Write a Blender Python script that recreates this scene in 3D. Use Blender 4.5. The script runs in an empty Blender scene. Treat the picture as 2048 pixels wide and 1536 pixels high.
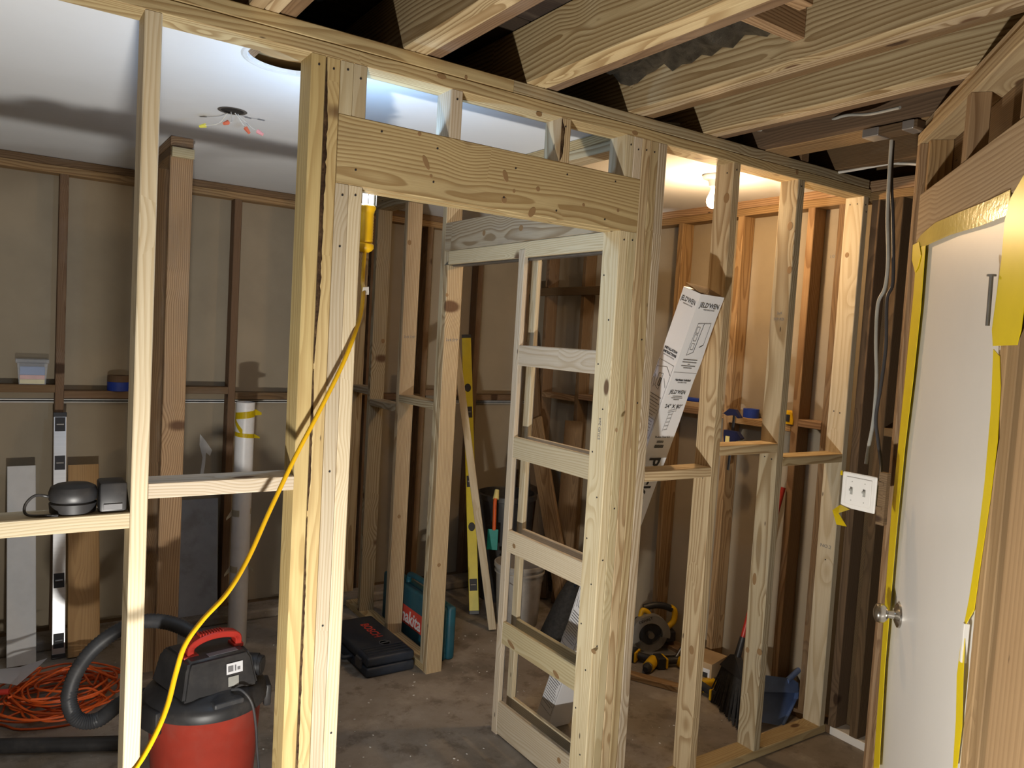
import bpy, bmesh, math, random
from mathutils import Vector, Matrix, Euler
random.seed(7)
scene = bpy.context.scene
C = scene.collection
PI = math.pi
# ---------------------------------------------------------------- camera
FPX, YAW, PITCH, ROLL, CAMZ = 1550.3, 0.591616, 0.0597376, 0.0586698, 1.72
_f = Vector((math.sin(YAW)*math.cos(PITCH), math.cos(YAW)*math.cos(PITCH), -math.sin(PITCH)))
_r = Vector((math.cos(YAW), -math.sin(YAW), 0)); _u = _r.cross(_f)
RT = _r*math.cos(ROLL) + _u*math.sin(ROLL); UP = RT.cross(_f)
cam_d = bpy.data.cameras.new('camera'); cam = bpy.data.objects.new('camera', cam_d); C.objects.link(cam)
cam_d.sensor_width = 36; cam_d.lens = FPX/2048*36; cam_d.clip_start = 0.02
cam.matrix_world = Matrix(((RT.x, UP.x, -_f.x, 0), (RT.y, UP.y, -_f.y, 0), (RT.z, UP.z, -_f.z, CAMZ), (0, 0, 0, 1)))
scene.camera = cam
# pixel (2048x1536 frame) -> point on a plane of the room
def ray(x, y): return RT*((x-1024)/FPX) - UP*((y-768)/FPX) + _f
CAMP = Vector((0, 0, CAMZ))
def PY(x, y, Y): d = ray(x, y); return CAMP + d*(Y/d.y)
def PX(x, y, X): d = ray(x, y); return CAMP + d*(X/d.x)
def PZ(x, y, Z=0): d = ray(x, y); return CAMP + d*((Z-CAMZ)/d.z)
# ---------------------------------------------------------------- world, exposure
w = bpy.data.worlds.new('world'); scene.world = w; w.use_nodes = True
w.node_tree.nodes['Background'].inputs[0].default_value = (0.9, 0.92, 1, 1)
w.node_tree.nodes['Background'].inputs[1].default_value = 0.02
scene.view_settings.view_transform = 'Standard'; scene.view_settings.look = 'None'
scene.view_settings.exposure = 0.08; scene.view_settings.gamma = 1; scene.view_settings.use_curve_mapping = False
WORK_LIGHT_W, DROP_LIGHT_W, BULB_W, FILL_LIGHT_W = 52, 10.5, 21, 8  # last value powers the added fill lamp behind the camera
# ---------------------------------------------------------------- materials
class NT:
    def __init__(s, name):
        s.m = bpy.data.materials.new(name); s.m.use_nodes = True; s.t = s.m.node_tree
        s.b = s.t.nodes['Principled BSDF']
    def n(s, typ, **kw):
        x = s.t.nodes.new(typ)
        for k, v in kw.items(): setattr(x, k, v)
        return x
    def l(s, a, b): s.t.links.new(a, b)
    def put(s, inp, v):
        if isinstance(v, (int, float)): inp.default_value = v
        elif isinstance(v, (tuple, list)): inp.default_value = v
        else: s.l(v, inp)
    def math(s, op, a, b=0.0, c=None):
        x = s.n('ShaderNodeMath', operation=op); s.put(x.inputs[0], a); s.put(x.inputs[1], b)
        if c is not None: s.put(x.inputs[2], c)
        return x.outputs[0]
    def vmath(s, op, a, b):
        x = s.n('ShaderNodeVectorMath', operation=op); s.put(x.inputs[0], a); s.put(x.inputs[1], b); return x.outputs[0]
    def noise(s, vec, scale, detail=3, rough=0.55):
        x = s.n('ShaderNodeTexNoise'); s.l(vec, x.inputs['Vector']); x.inputs['Scale'].default_value = scale
        x.inputs['Detail'].default_value = detail; x.inputs['Roughness'].default_value = rough; return x.outputs['Fac']
    def ramp(s, fac, stops):
        x = s.n('ShaderNodeValToRGB'); s.l(fac, x.inputs[0]); e = x.color_ramp.elements
        while len(e) < len(stops): e.new(0.5)
        for el, (p, c) in zip(e, stops): el.position = p; el.color = (*c, 1) if len(c) == 3 else c
        return x.outputs[0]
    def mix(s, fac, a, b, mode='MIX'):
        x = s.n('ShaderNodeMix', data_type='RGBA', blend_type=mode)
        s.put(x.inputs[0], fac); s.put(x.inputs[6], a if not isinstance(a, tuple) else (*a[:3], 1)); s.put(x.inputs[7], b if not isinstance(b, tuple) else (*b[:3], 1))
        return x.outputs[2]
    def mrange(s, v, a, b, c=0.0, d=1.0, smooth=True):
        x = s.n('ShaderNodeMapRange', interpolation_type='SMOOTHSTEP' if smooth else 'LINEAR')
        s.put(x.inputs[0], v); x.inputs[1].default_value = a; x.inputs[2].default_value = b; x.inputs[3].default_value = c; x.inputs[4].default_value = d
        return x.outputs[0]
    def bump(s, h, dist, strength=0.5):
        x = s.n('ShaderNodeBump'); s.l(h, x.inputs['Height']); x.inputs['Distance'].default_value = dist; x.inputs['Strength'].default_value = strength
        s.l(x.outputs[0], s.b.inputs['Normal'])
MATS = {}
def wood(name, light, dark, knot=(0.10, 0.045, 0.02), ring=0.007, contrast=0.75, rough=0.7, stain=0.25, stainc=(0.35, 0.27, 0.17), kn=0.58, tint=0.14):
    N = NT(name)
    tc = N.n('ShaderNodeTexCoord').outputs['Object']; oi = N.n('ShaderNodeObjectInfo').outputs['Random']
    wn = N.n('ShaderNodeTexWhiteNoise', noise_dimensions='1D'); N.l(oi, wn.inputs['W']); rc = N.n('ShaderNodeSeparateColor'); N.l(wn.outputs['Color'], rc.inputs[0])
    off = N.n('ShaderNodeCombineXYZ'); N.put(off.inputs[0], N.math('MULTIPLY', oi, 43.7))
    v = N.vmath('ADD', tc, off.outputs[0])
    low = N.vmath('MULTIPLY', v, (1.0, 5.0, 5.0))
    wob = N.noise(low, 1.6, 2); wob2 = N.noise(N.vmath('ADD', low, (9.0, 3.0, 1.0)), 1.1, 1)
    sx = N.n('ShaderNodeSeparateXYZ'); N.l(tc, sx.inputs[0])
    y = N.math('ADD', sx.outputs[1], N.math('ADD', N.math('MULTIPLY_ADD', wob, 0.05, -0.025), N.math('MULTIPLY_ADD', rc.outputs[0], 0.10, -0.05)))
    z = N.math('ADD', sx.outputs[2], N.math('ADD', N.math('MULTIPLY_ADD', wob2, 0.09, -0.045), N.math('MULTIPLY_ADD', rc.outputs[1], 0.09, 0.005)))
    r = N.math('SQRT', N.math('ADD', N.math('MULTIPLY', y, y), N.math('MULTIPLY', z, z)))
    # knots
    kv = N.vmath('MULTIPLY', v, (4.6, 10.0, 2.5))
    vo = N.n('ShaderNodeTexVoronoi', feature='F1'); N.l(kv, vo.inputs['Vector']); vo.inputs['Scale'].default_value = 1.0
    sc = N.n('ShaderNodeSeparateColor'); N.l(vo.outputs['Color'], sc.inputs[0])
    has = N.math('GREATER_THAN', sc.outputs[0], kn)
    kd = vo.outputs['Distance']
    near = N.math('MULTIPLY', N.mrange(kd, 0.0, 0.55, 1.0, 0.0), has)
    ph = N.math('ADD', N.math('DIVIDE', r, ring), N.math('MULTIPLY', near, 2.6))
    fr = N.math('FRACT', ph)
    late = N.math('MULTIPLY', N.mrange(fr, 0.25, 0.86), N.mrange(fr, 0.9, 1.0, 1.0, 0.0))
    fib = N.noise(N.vmath('MULTIPLY', v, (5.0, 260.0, 260.0)), 1.0, 2, 0.7)
    patch = N.noise(N.vmath('MULTIPLY', v, (2.0, 7.0, 7.0)), 1.3, 4, 0.6)
    fac = N.math('MULTIPLY', late, N.math('MULTIPLY', N.math('ADD', N.math('MULTIPLY', patch, 0.8), 0.45), contrast))
    col = N.mix(fac, light, dark)
    col = N.mix(N.math('MULTIPLY', N.mrange(patch, 0.48, 0.75), stain), col, stainc)
    col = N.mix(N.mrange(fib, 0.3, 0.75, 0.0, 0.28), col, dark)
    bt = N.math('MULTIPLY_ADD', rc.outputs[2], 2*tint, 1.0-tint)
    cb = N.n('ShaderNodeCombineColor'); N.put(cb.inputs[0], bt); N.put(cb.inputs[1], bt); N.put(cb.inputs[2], N.math('MULTIPLY', bt, N.math('MULTIPLY_ADD', rc.outputs[0], 0.25, 0.87)))
    col = N.mix(1.0, col, cb.outputs[0], 'MULTIPLY')
    col = N.mix(N.math('MULTIPLY', N.mrange(kd, 0.10, 0.17, 0.9, 0.0), has), col, knot)
    dots = N.n('ShaderNodeTexVoronoi', feature='F1'); N.l(N.vmath('MULTIPLY', v, (6.0, 22.0, 22.0)), dots.inputs['Vector']); dots.inputs['Scale'].default_value = 1.0
    dc = N.n('ShaderNodeSeparateColor'); N.l(dots.outputs['Color'], dc.inputs[0])
    col = N.mix(N.math('MULTIPLY', N.mrange(dots.outputs['Distance'], 0.045, 0.085, 0.85, 0.0), N.math('GREATER_THAN', dc.outputs[1], 0.7)), col, (0.05, 0.03, 0.02))
    N.l(col, N.b.inputs['Base Color']); N.b.inputs['Roughness'].default_value = rough
    N.b.inputs['Specular IOR Level'].default_value = 0.3
    N.bump(N.math('ADD', fib, N.math('MULTIPLY', late, 0.6)), 0.0006, 0.5)
    MATS[name] = N.m; return N.m
def plain(name, col, rough=0.5, metal=0.0, var=0.12, scale=18, dirt=None, dirtfac=0.4, bump=0.0, spec=0.5, alpha=1.0, trans=0.0, emit=None, estr=0.0, streak=None):
    N = NT(name); tc = N.n('ShaderNodeTexCoord').outputs['Object']
    v = tc if streak is None else N.vmath('MULTIPLY', tc, streak)
    n = N.noise(v, scale, 4)
    lo = tuple(c*(1-var) for c in col); hi = tuple(min(1, c*(1+var)) for c in col)
    c = N.ramp(n, [(0.3, lo), (0.7, hi)])
    if dirt: c = N.mix(N.mrange(N.noise(tc, scale*0.35, 6, 0.65), 0.48, 0.68, 0.0, dirtfac), c, dirt)
    N.l(c, N.b.inputs['Base Color']); N.b.inputs['Roughness'].default_value = rough; N.b.inputs['Metallic'].default_value = metal
    N.b.inputs['Specular IOR Level'].default_value = spec; N.b.inputs['Alpha'].default_value = alpha; N.b.inputs['Transmission Weight'].default_value = trans
    if emit: N.b.inputs['Emission Color'].default_value = (*emit, 1); N.b.inputs['Emission Strength'].default_value = estr
    if bump: N.bump(N.noise(tc, scale*6, 4), bump, 0.5)
    MATS[name] = N.m; return N.m
PINE = wood('new_pine', (0.545, 0.435, 0.262), (0.27, 0.165, 0.07), contrast=0.85, ring=0.009, stain=0.35)
PALE = wood('pale_spruce', (0.60, 0.525, 0.375), (0.40, 0.30, 0.165), contrast=0.6, ring=0.008, stain=0.2, stainc=(0.50, 0.41, 0.26))
GREYP = wood('weathered_pine', (0.47, 0.40, 0.27), (0.24, 0.165, 0.08), contrast=0.95, ring=0.011, stain=0.5, stainc=(0.33, 0.30, 0.24))
JOISTW = wood('sister_pine', (0.52, 0.41, 0.25), (0.21, 0.125, 0.05), contrast=0.95, ring=0.013, stain=0.5, stainc=(0.40, 0.29, 0.155), kn=0.72)
YEL = wood('yellow_pine', (0.51, 0.40, 0.215), (0.30, 0.195, 0.08), contrast=0.6, ring=0.009, stain=0.4, stainc=(0.44, 0.31, 0.13))
OLD = wood('old_fir', (0.205, 0.128, 0.068), (0.10, 0.055, 0.027), knot=(0.05, 0.025, 0.012), contrast=0.7, ring=0.006, stain=0.6, stainc=(0.26, 0.20, 0.145), rough=0.8)
OLDL = wood('old_fir_tan', (0.36, 0.235, 0.125), (0.17, 0.09, 0.038), knot=(0.08, 0.035, 0.015), contrast=0.85, ring=0.009, stain=0.5, stainc=(0.27, 0.195, 0.125), rough=0.75)
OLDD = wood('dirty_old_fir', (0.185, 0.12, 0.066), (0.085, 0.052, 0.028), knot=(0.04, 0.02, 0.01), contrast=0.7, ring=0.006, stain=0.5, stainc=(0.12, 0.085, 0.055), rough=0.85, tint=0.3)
BLEACH = wood('bleached_old_pine', (0.43, 0.32, 0.195), (0.24, 0.15, 0.075), contrast=0.7, ring=0.012, stain=0.5, stainc=(0.36, 0.27, 0.18), rough=0.8)
PLY = wood('birch_plywood', (0.40, 0.265, 0.135), (0.26, 0.16, 0.075), contrast=0.5, ring=0.022, stain=0.4, stainc=(0.33, 0.21, 0.10), kn=0.93)
TANB = wood('cedar_board', (0.40, 0.25, 0.10), (0.26, 0.145, 0.055), contrast=0.5, ring=0.012, stain=0.4, stainc=(0.30, 0.18, 0.075))
PAPER = plain('gypsum_paper_back', (0.34, 0.285, 0.205), 0.9, var=0.07, scale=3.0, dirt=(0.24, 0.20, 0.15), dirtfac=0.35, bump=0.0004, spec=0.2)
CEIL = plain('ceiling_paint', (0.80, 0.82, 0.84), 0.75, var=0.03, scale=2.0, dirt=(0.72, 0.72, 0.72), dirtfac=0.3, bump=0.0006, spec=0.3)
def concrete():
    N = NT('dusty_concrete'); tc = N.n('ShaderNodeTexCoord').outputs['Object']
    a = N.noise(tc, 1.6, 6, 0.62); b = N.noise(tc, 7.0, 6, 0.7); c = N.noise(tc, 45.0, 3, 0.6)
    col = N.ramp(a, [(0.30, (0.15, 0.128, 0.102)), (0.5, (0.27, 0.235, 0.195)), (0.68, (0.36, 0.325, 0.28))])
    col = N.mix(N.mrange(b, 0.50, 0.64, 0.0, 0.6), col, (0.13, 0.10, 0.075))
    col = N.mix(N.mrange(N.noise(N.vmath('ADD', tc, (5., 2., 0.)), 3.2, 5, 0.6), 0.52, 0.66, 0.0, 0.55), col, (0.46, 0.41, 0.345))
    col = N.mix(N.mrange(N.noise(N.vmath('ADD', tc, (1., 7., 0.)), 60.0, 2), 0.70, 0.74, 0.0, 0.6), col, (0.55, 0.5, 0.42))
    N.l(col, N.b.inputs['Base Color']); N.b.inputs['Roughness'].default_value = 0.85; N.b.inputs['Specular IOR Level'].default_value = 0.25
    N.bump(N.math('ADD', b, N.math('MULTIPLY', c, 0.4)), 0.004, 0.5); MATS['c'] = N.m; return N.m
CONC = concrete()
WHITE = plain('white_paint', (0.78, 0.76, 0.72), 0.45, var=0.03, scale=4)
DOORW = plain('door_white', (0.76, 0.745, 0.71), 0.4, var=0.02, scale=2.5, dirt=(0.66, 0.64, 0.60), dirtfac=0.25)
CARD = plain('white_carton', (0.74, 0.75, 0.78), 0.55, var=0.03, scale=3)
KRAFT = plain('kraft_card', (0.46, 0.33, 0.19), 0.8, var=0.1, scale=10)
INK = plain('black_ink', (0.02, 0.02, 0.025), 0.6, var=0.1)
GINK = plain('grey_ink', (0.18, 0.18, 0.19), 0.6, var=0.1)
BLK = plain('black_plastic', (0.022, 0.022, 0.024), 0.45, var=0.2, dirt=(0.10, 0.09, 0.08), dirtfac=0.3)
DKG = plain('charcoal_plastic', (0.045, 0.047, 0.052), 0.5, var=0.2, dirt=(0.11, 0.10, 0.09), dirtfac=0.4)
NAVY = plain('navy_case_plastic', (0.018, 0.026, 0.042), 0.5, var=0.15, dirt=(0.06, 0.06, 0.06), dirtfac=0.35)
TEAL = plain('teal_case_plastic', (0.012, 0.085, 0.12), 0.5, var=0.12, dirt=(0.05, 0.07, 0.08), dirtfac=0.3)
RED = plain('red_drum_plastic', (0.34, 0.040, 0.024), 0.45, var=0.08, dirt=(0.30, 0.08, 0.06), dirtfac=0.4)
REDH = plain('red_plastic', (0.42, 0.028, 0.018), 0.4, var=0.08)
PRINTR = plain('red_print', (0.60, 0.06, 0.04), 0.6, var=0.06)
YELP = plain('yellow_plastic', (0.72, 0.42, 0.005), 0.4, var=0.08)
YELT = plain('yellow_tape', (0.80, 0.62, 0.01), 0.35, var=0.06, scale=6)
YELF = plain('clear_yellow_film', (0.80, 0.64, 0.12), 0.15, var=0.1, scale=9, alpha=0.7, bump=0.0015)
YELL = plain('yellow_level_paint', (0.62, 0.52, 0.01), 0.4, var=0.06)
ALU = plain('brushed_aluminium', (0.62, 0.63, 0.65), 0.35, metal=0.85, var=0.06, scale=4, streak=(1, 30, 30))
STEEL = plain('brushed_steel', (0.62, 0.60, 0.56), 0.25, metal=1.0, var=0.05)
DSTEEL = plain('dull_steel', (0.28, 0.27, 0.26), 0.45, metal=0.8, var=0.15)
GREYM = plain('grey_guard_metal', (0.30, 0.30, 0.29), 0.45, metal=0.4, var=0.08)
ORANGE = plain('orange_rubber', (0.62, 0.10, 0.015), 0.5, var=0.1)
PVC = plain('white_pvc', (0.70, 0.70, 0.70), 0.4, var=0.03, dirt=(0.5, 0.48, 0.45), dirtfac=0.3)
BUCK = plain('dusty_bucket_plastic', (0.42, 0.40, 0.37), 0.5, var=0.1, dirt=(0.24, 0.21, 0.18), dirtfac=0.5)
GREYB = plain('grey_panel', (0.30, 0.31, 0.33), 0.6, var=0.06, dirt=(0.18, 0.17, 0.16), dirtfac=0.5)
WHB = plain('primed_board', (0.58, 0.58, 0.58), 0.6, var=0.04)
BLUE = plain('blue_plastic', (0.10, 0.165, 0.36), 0.45, var=0.1, dirt=(0.14, 0.16, 0.22), dirtfac=0.3)
BLUET = plain('blue_tape', (0.015, 0.05, 0.35), 0.5, var=0.08)
BROWNC = plain('brown_cardboard_core', (0.15, 0.09, 0.05), 0.7)
CLEARP = plain('frosted_plastic', (0.62, 0.66, 0.72), 0.35, var=0.05, alpha=0.30)
CYAN = plain('blue_contents', (0.10, 0.22, 0.50), 0.5)
PINKC = plain('pink_contents', (0.75, 0.35, 0.30), 0.5)
YELC = plain('yellow_contents', (0.75, 0.65, 0.25), 0.5)
TEALC = plain('teal_card', (0.0, 0.24, 0.20), 0.5)
WIREW = plain('white_wire', (0.70, 0.68, 0.62), 0.5)
WIREG = plain('grey_cable', (0.36, 0.36, 0.33), 0.5)
WIREB = plain('black_cable', (0.05, 0.05, 0.055), 0.45)
COPPER = plain('red_wire_nut', (0.70, 0.16, 0.08), 0.5)
NUTY = plain('yellow_wire_nut', (0.85, 0.78, 0.12), 0.5)
PINK = plain('pink_wire_nut', (0.80, 0.35, 0.36), 0.5)
MASK = plain('masking_tape', (0.62, 0.56, 0.42), 0.6)
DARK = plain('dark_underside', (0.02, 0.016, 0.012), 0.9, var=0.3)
SUBF = wood('dark_subfloor', (0.045, 0.03, 0.02), (0.02, 0.014, 0.01), contrast=0.5, rough=0.9)  # near-black brown for the boards above the joists
GYPE = plain('gypsum_edge', (0.66, 0.66, 0.64), 0.8)
FOIL = plain('foil_insulation', (0.35, 0.34, 0.32), 0.3, metal=0.9, var=0.4, scale=30, bump=0.01)
BRIS = plain('black_bristles', (0.018, 0.017, 0.016), 0.8, var=0.5, scale=60)
BULBM = plain('lit_bulb', (1, 0.9, 0.7), 0.3, emit=(1.0, 0.72, 0.36), estr=28)
TUBEM = plain('lit_led_tube', (0.9, 0.95, 1), 0.3, emit=(0.80, 0.90, 1.0), estr=9)
LENSM = plain('lit_led_panel', (1, 1, 1), 0.3, emit=(1.0, 0.93, 0.80), estr=20)
PORC = plain('white_porcelain', (0.75, 0.73, 0.68), 0.3, var=0.02)
# ---------------------------------------------------------------- object helpers
def tag(o, label=None, cat=None, group=None, kind=None):
    if label: o['label'] = label
    if cat: o['category'] = cat
    if group: o['group'] = group
    if kind: o['kind'] = kind
    return o
def thing(name, loc, label=None, cat=None, group=None, kind=None, rot=(0, 0, 0)):
    o = bpy.data.objects.new(name, None); C.objects.link(o); o.empty_display_size = 0.1
    o.location = loc; o.rotation_euler = rot
    return tag(o, label, cat, group, kind)
def attach(o, parent, world=True):
    if parent is not None:
        o.parent = parent
        if world:
            m = parent.matrix_basis.copy()
            if parent.parent: m = parent.parent.matrix_basis @ parent.matrix_parent_inverse @ m
            o.matrix_parent_inverse = m.inverted()
    return o
def obj(name, bm, mat, parent=None, world=True, M=None, smooth=None):
    me = bpy.data.meshes.new(name); bmesh.ops.recalc_face_normals(bm, faces=bm.faces); bm.to_mesh(me); bm.free()
    mats = mat if isinstance(mat, (list, tuple)) else [mat]
    for m in mats: me.materials.append(m)
    if smooth is not None:
        me.polygons.foreach_set('use_smooth', [True]*len(me.polygons))
        if smooth > 0: me.set_sharp_from_angle(angle=math.radians(smooth))
    o = bpy.data.objects.new(name, me); C.objects.link(o)
    if M is not None: o.matrix_basis = M
    return attach(o, parent, world)
CACHE = {}
def board_mesh(L, W, T, mat, ch=0.0025):
    """timber with eased long edges, length along local X, width Y, thickness Z, centred"""
    k = (round(L, 4), round(W, 4), round(T, 4), mat.name)
    if k in CACHE: return CACHE[k]
    a, b, l = W/2, T/2, L/2
    pr = [(-a+ch, -b), (a-ch, -b), (a, -b+ch), (a, b-ch), (a-ch, b), (-a+ch, b), (-a, b-ch), (-a, -b+ch)]
    vs = [(-l, y, z) for y, z in pr] + [(l, y, z) for y, z in pr]
    fs = [tuple(range(7, -1, -1)), tuple(range(8, 16))] + [(i, (i+1) % 8, 8+(i+1) % 8, 8+i) for i in range(8)]
    me = bpy.data.meshes.new('timber'); me.from_pydata(vs, [], fs); me.materials.append(mat); CACHE[k] = me; return me
AX = {'x': Matrix.Identity(3), 'y': Matrix(((0, -1, 0), (1, 0, 0), (0, 0, 1))), 'z': Matrix(((0, 0, -1), (0, 1, 0), (1, 0, 0)))}
def box(name, x0, x1, y0, y1, z0, z1, mat, parent=None, axis=None, base=None):
    """axis-aligned timber given by its extents; grain runs along axis; base = optional local frame"""
    d = (x1-x0, y1-y0, z1-z0)
    if axis is None: axis = 'xyz'[d.index(max(d))]
    L, W, T = {'x': (d[0], d[1], d[2]), 'y': (d[1], d[0], d[2]), 'z': (d[2], d[1], d[0])}[axis]
    o = bpy.data.objects.new(name, board_mesh(L, W, T, mat)); C.objects.link(o)
    M = Matrix.Translation(((x0+x1)/2, (y0+y1)/2, (z0+z1)/2)) @ AX[axis].to_4x4()
    o.matrix_basis = (base @ M) if base else M
    return attach(o, parent)
def lean(name, A, B, W, T, mat, parent=None, side=(1, 0, 0)):
    """timber from point A to B; width runs along side"""
    A, B = Vector(A), Vector(B); u = (B-A).normalized(); s = Vector(side); s = (s-u*s.dot(u)).normalized(); n = u.cross(s)
    o = bpy.data.objects.new(name, board_mesh((B-A).length, W, T, mat)); C.objects.link(o)
    m = Matrix((u, s, n)).transposed().to_4x4(); m.translation = (A+B)/2; o.matrix_basis = m
    return attach(o, parent)
def frame(o, x, y):
    x = Vector(x).normalized(); y = Vector(y); y = (y-x*y.dot(x)).normalized(); z = x.cross(y)
    m = Matrix((x, y, z)).transposed().to_4x4(); m.translation = Vector(o); return m
def bbox(bm, x0, x1, y0, y1, z0, z1, M=None, bev=0.0, seg=2):
    r = bmesh.ops.create_cube(bm, size=1)
    S = Matrix.Translation(((x0+x1)/2, (y0+y1)/2, (z0+z1)/2)) @ Matrix.Diagonal((x1-x0, y1-y0, z1-z0, 1))
    vs = r['verts']; bmesh.ops.transform(bm, matrix=S, verts=vs)
    if bev:
        es = list({e for v in vs for e in v.link_edges})
        rb = bmesh.ops.bevel(bm, geom=es, offset=bev, segments=seg, profile=0.5, affect='EDGES')
        vs = list({v for f in rb['faces'] for v in f.verts} | {v for v in vs if v.is_valid})
    if M is not None: bmesh.ops.transform(bm, matrix=M, verts=[v for v in vs if v.is_valid])
    return bm
def rbox(x0, x1, y0, y1, z0, z1, bev=0.004, seg=2): return bbox(bmesh.new(), x0, x1, y0, y1, z0, z1, None, bev, seg)
def ring_loft(bm, rings, cap=True, closed=False):
    n = len(rings[0]); vs = [[bm.verts.new(p) for p in r] for r in rings]
    for a, b in zip(vs[:-1], vs[1:]):
        for i in range(n): bm.faces.new((a[i], a[(i+1) % n], b[(i+1) % n], b[i]))
    if cap: bm.faces.new(vs[0][::-1]); bm.faces.new(vs[-1])
    return bm
def lathe(bm, prof, n=24, M=None):
    rings = []
    for r, z in prof:
        ring = [Vector((r*math.cos(2*PI*i/n), r*math.sin(2*PI*i/n), z)) for i in range(n)]
        rings.append([M @ p for p in ring] if M is not None else ring)
    return ring_loft(bm, rings)
def cyl(bm, A, B, r, r2=None, n=12):
    A, B = Vector(A), Vector(B); u = (B-A).normalized(); q = u.to_track_quat('Z', 'Y').to_matrix()
    r2 = r if r2 is None else r2
    return ring_loft(bm, [[p + q @ Vector((rr*math.cos(2*PI*i/n), rr*math.sin(2*PI*i/n), 0)) for i in range(n)] for p, rr in ((A, r), (B, r2))])
def smoothpath(pts, k=8):
    P = [Vector(p) for p in pts]; P = [P[0]*2-P[1]] + P + [P[-1]*2-P[-2]]; out = []
    for i in range(1, len(P)-2):
        for j in range(k):
            t = j/k; a, b, c, d = P[i-1], P[i], P[i+1], P[i+2]
            out.append(0.5*((2*b) + (c-a)*t + (2*a-5*b+4*c-d)*t*t + (3*b-a-3*c+d)*t**3))
    out.append(P[-2]); return out
def tube(bm, pts, r, n=8, k=8, rad=None):
    P = smoothpath(pts, k) if k > 1 else [Vector(p) for p in pts]
    up = Vector((0.13, 0.21, 1)).normalized(); rings = []
    for i, p in enumerate(P):
        t = (P[min(i+1, len(P)-1)] - P[max(i-1, 0)])
        t = t.normalized() if t.length > 1e-9 else Vector((0, 0, 1))
        s = up - t*up.dot(t)
        if s.length < 1e-3: s = t.orthogonal()
        s.normalize(); up = s; q = t.cross(s); rr = rad(i, len(P)) if rad else r
        rings.append([p + s*rr*math.cos(2*PI*j/n) + q*rr*math.sin(2*PI*j/n) for j in range(n)])
    return ring_loft(bm, rings)
def prism(bm, pts, t, M=None):
    """outline in local XY extruded to z = t"""
    a = [Vector((x, y, 0)) for x, y in pts]; b = [Vector((x, y, t)) for x, y in pts]
    if M is not None: a = [M @ p for p in a]; b = [M @ p for p in b]
    va = [bm.verts.new(p) for p in a]; vb = [bm.verts.new(p) for p in b]; n = len(pts)
    bm.faces.new(va[::-1]); bm.faces.new(vb)
    for i in range(n): bm.faces.new((va[i], va[(i+1) % n], vb[(i+1) % n], vb[i]))
    return bm
def sheet(bm, rows, t=0.0015):
    """thin bent sheet through rows of points, given real thickness"""
    vs = [[bm.verts.new(p) for p in r] for r in rows]
    fs = [bm.faces.new((vs[i][j], vs[i][j+1], vs[i+1][j+1], vs[i+1][j])) for i in range(len(rows)-1) for j in range(len(rows[0])-1)]
    bmesh.ops.solidify(bm, geom=fs, thickness=t); return bm
def text(name, s, size, M, mat, parent=None, world=True, align='CENTER', sx=1.0, shear=0.0, ext=0.0003, bold=0.0):
    cu = bpy.data.curves.new(name, 'FONT'); cu.body = s; cu.size = size; cu.align_x = align; cu.align_y = 'CENTER'; cu.extrude = ext; cu.shear = shear; cu.resolution_u = 2; cu.offset = bold
    t = bpy.data.objects.new(name, cu); C.objects.link(t)
    me = bpy.data.meshes.new_from_object(t.evaluated_get(bpy.context.evaluated_depsgraph_get())); me.name = name
    bpy.data.objects.remove(t); bpy.data.curves.remove(cu)
    me.transform(Matrix.Diagonal((sx, 1, 1, 1))); me.materials.clear(); me.materials.append(mat)
    o = bpy.data.objects.new(name, me); C.objects.link(o); o.matrix_basis = M
    return attach(o, parent, world)
def strokes(bm, segs, wd=0.0015, t=0.0004):
    """printed line drawing: flat strips in local XY"""
    for (x0, y0, x1, y1) in segs:
        d = Vector((x1-x0, y1-y0)); 
        if d.length < 1e-6: continue
        d.normalize(); n = Vector((-d.y, d.x))*wd/2
        prism(bm, [(x0-n.x, y0-n.y), (x1-n.x, y1-n.y), (x1+n.x, y1+n.y), (x0+n.x, y0+n.y)], t)
    return bm
ST = 0.038
# ================================================================ SETTING
# ---- floor
bm = bmesh.new(); bmesh.ops.create_grid(bm, x_segments=1, y_segments=1, size=1)
bmesh.ops.transform(bm, matrix=Matrix.Translation((0.7, 1.5, 0)) @ Matrix.Diagonal((2.75, 3.3, 1, 1)), verts=bm.verts)
ex = bmesh.ops.extrude_face_region(bm, geom=bm.faces[:]); bmesh.ops.translate(bm, vec=(0, 0, -0.08), verts=[v for v in ex['geom'] if isinstance(v, bmesh.types.BMVert)])
floor = tag(obj('floor', bm, CONC), 'dusty grey-brown concrete floor', kind='structure')
# ---- white drywall ceiling over the rooms behind the new wall, with a round hole
HC, HR = (0.715, 2.315), 0.125
def ceiling():
    bm = bmesh.new(); n = 32
    for z, flip in ((2.49, True), (2.502, False)):
        ring = [bm.verts.new((HC[0]+HR*math.cos(2*PI*i/n), HC[1]+HR*math.sin(2*PI*i/n), z)) for i in range(n)]
        sq = []
        for i in range(n):
            a = 2*PI*i/n; c, s = math.cos(a), math.sin(a); k = 0.2/max(abs(c), abs(s))
            sq.append(bm.verts.new((HC[0]+k*c, HC[1]+k*s, z)))
        for i in range(n): bm.faces.new((ring[i], ring[(i+1) % n], sq[(i+1) % n], sq[i]))
        if z < 2.495: low = ring
        else:
            for i in range(n): bm.faces.new((low[i], low[(i+1) % n], ring[(i+1) % n], ring[i]))
    def q(x0, x1, y0, y1): bbox(bm, x0, x1, y0, y1, 2.49, 2.502)
    x0, x1, y0, y1 = HC[0]-0.2, HC[0]+0.2, HC[1]-0.2, HC[1]+0.2
    q(-1.9, x0, 2.109, 4.70); q(x1, 3.30, 2.109, 4.70); q(x0, x1, y1, 4.70)
    return bm
ceil = thing('ceiling', (0.7, 3.4, 2.49), 'white painted drywall ceiling with a round hole cut in it', kind='structure')
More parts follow.
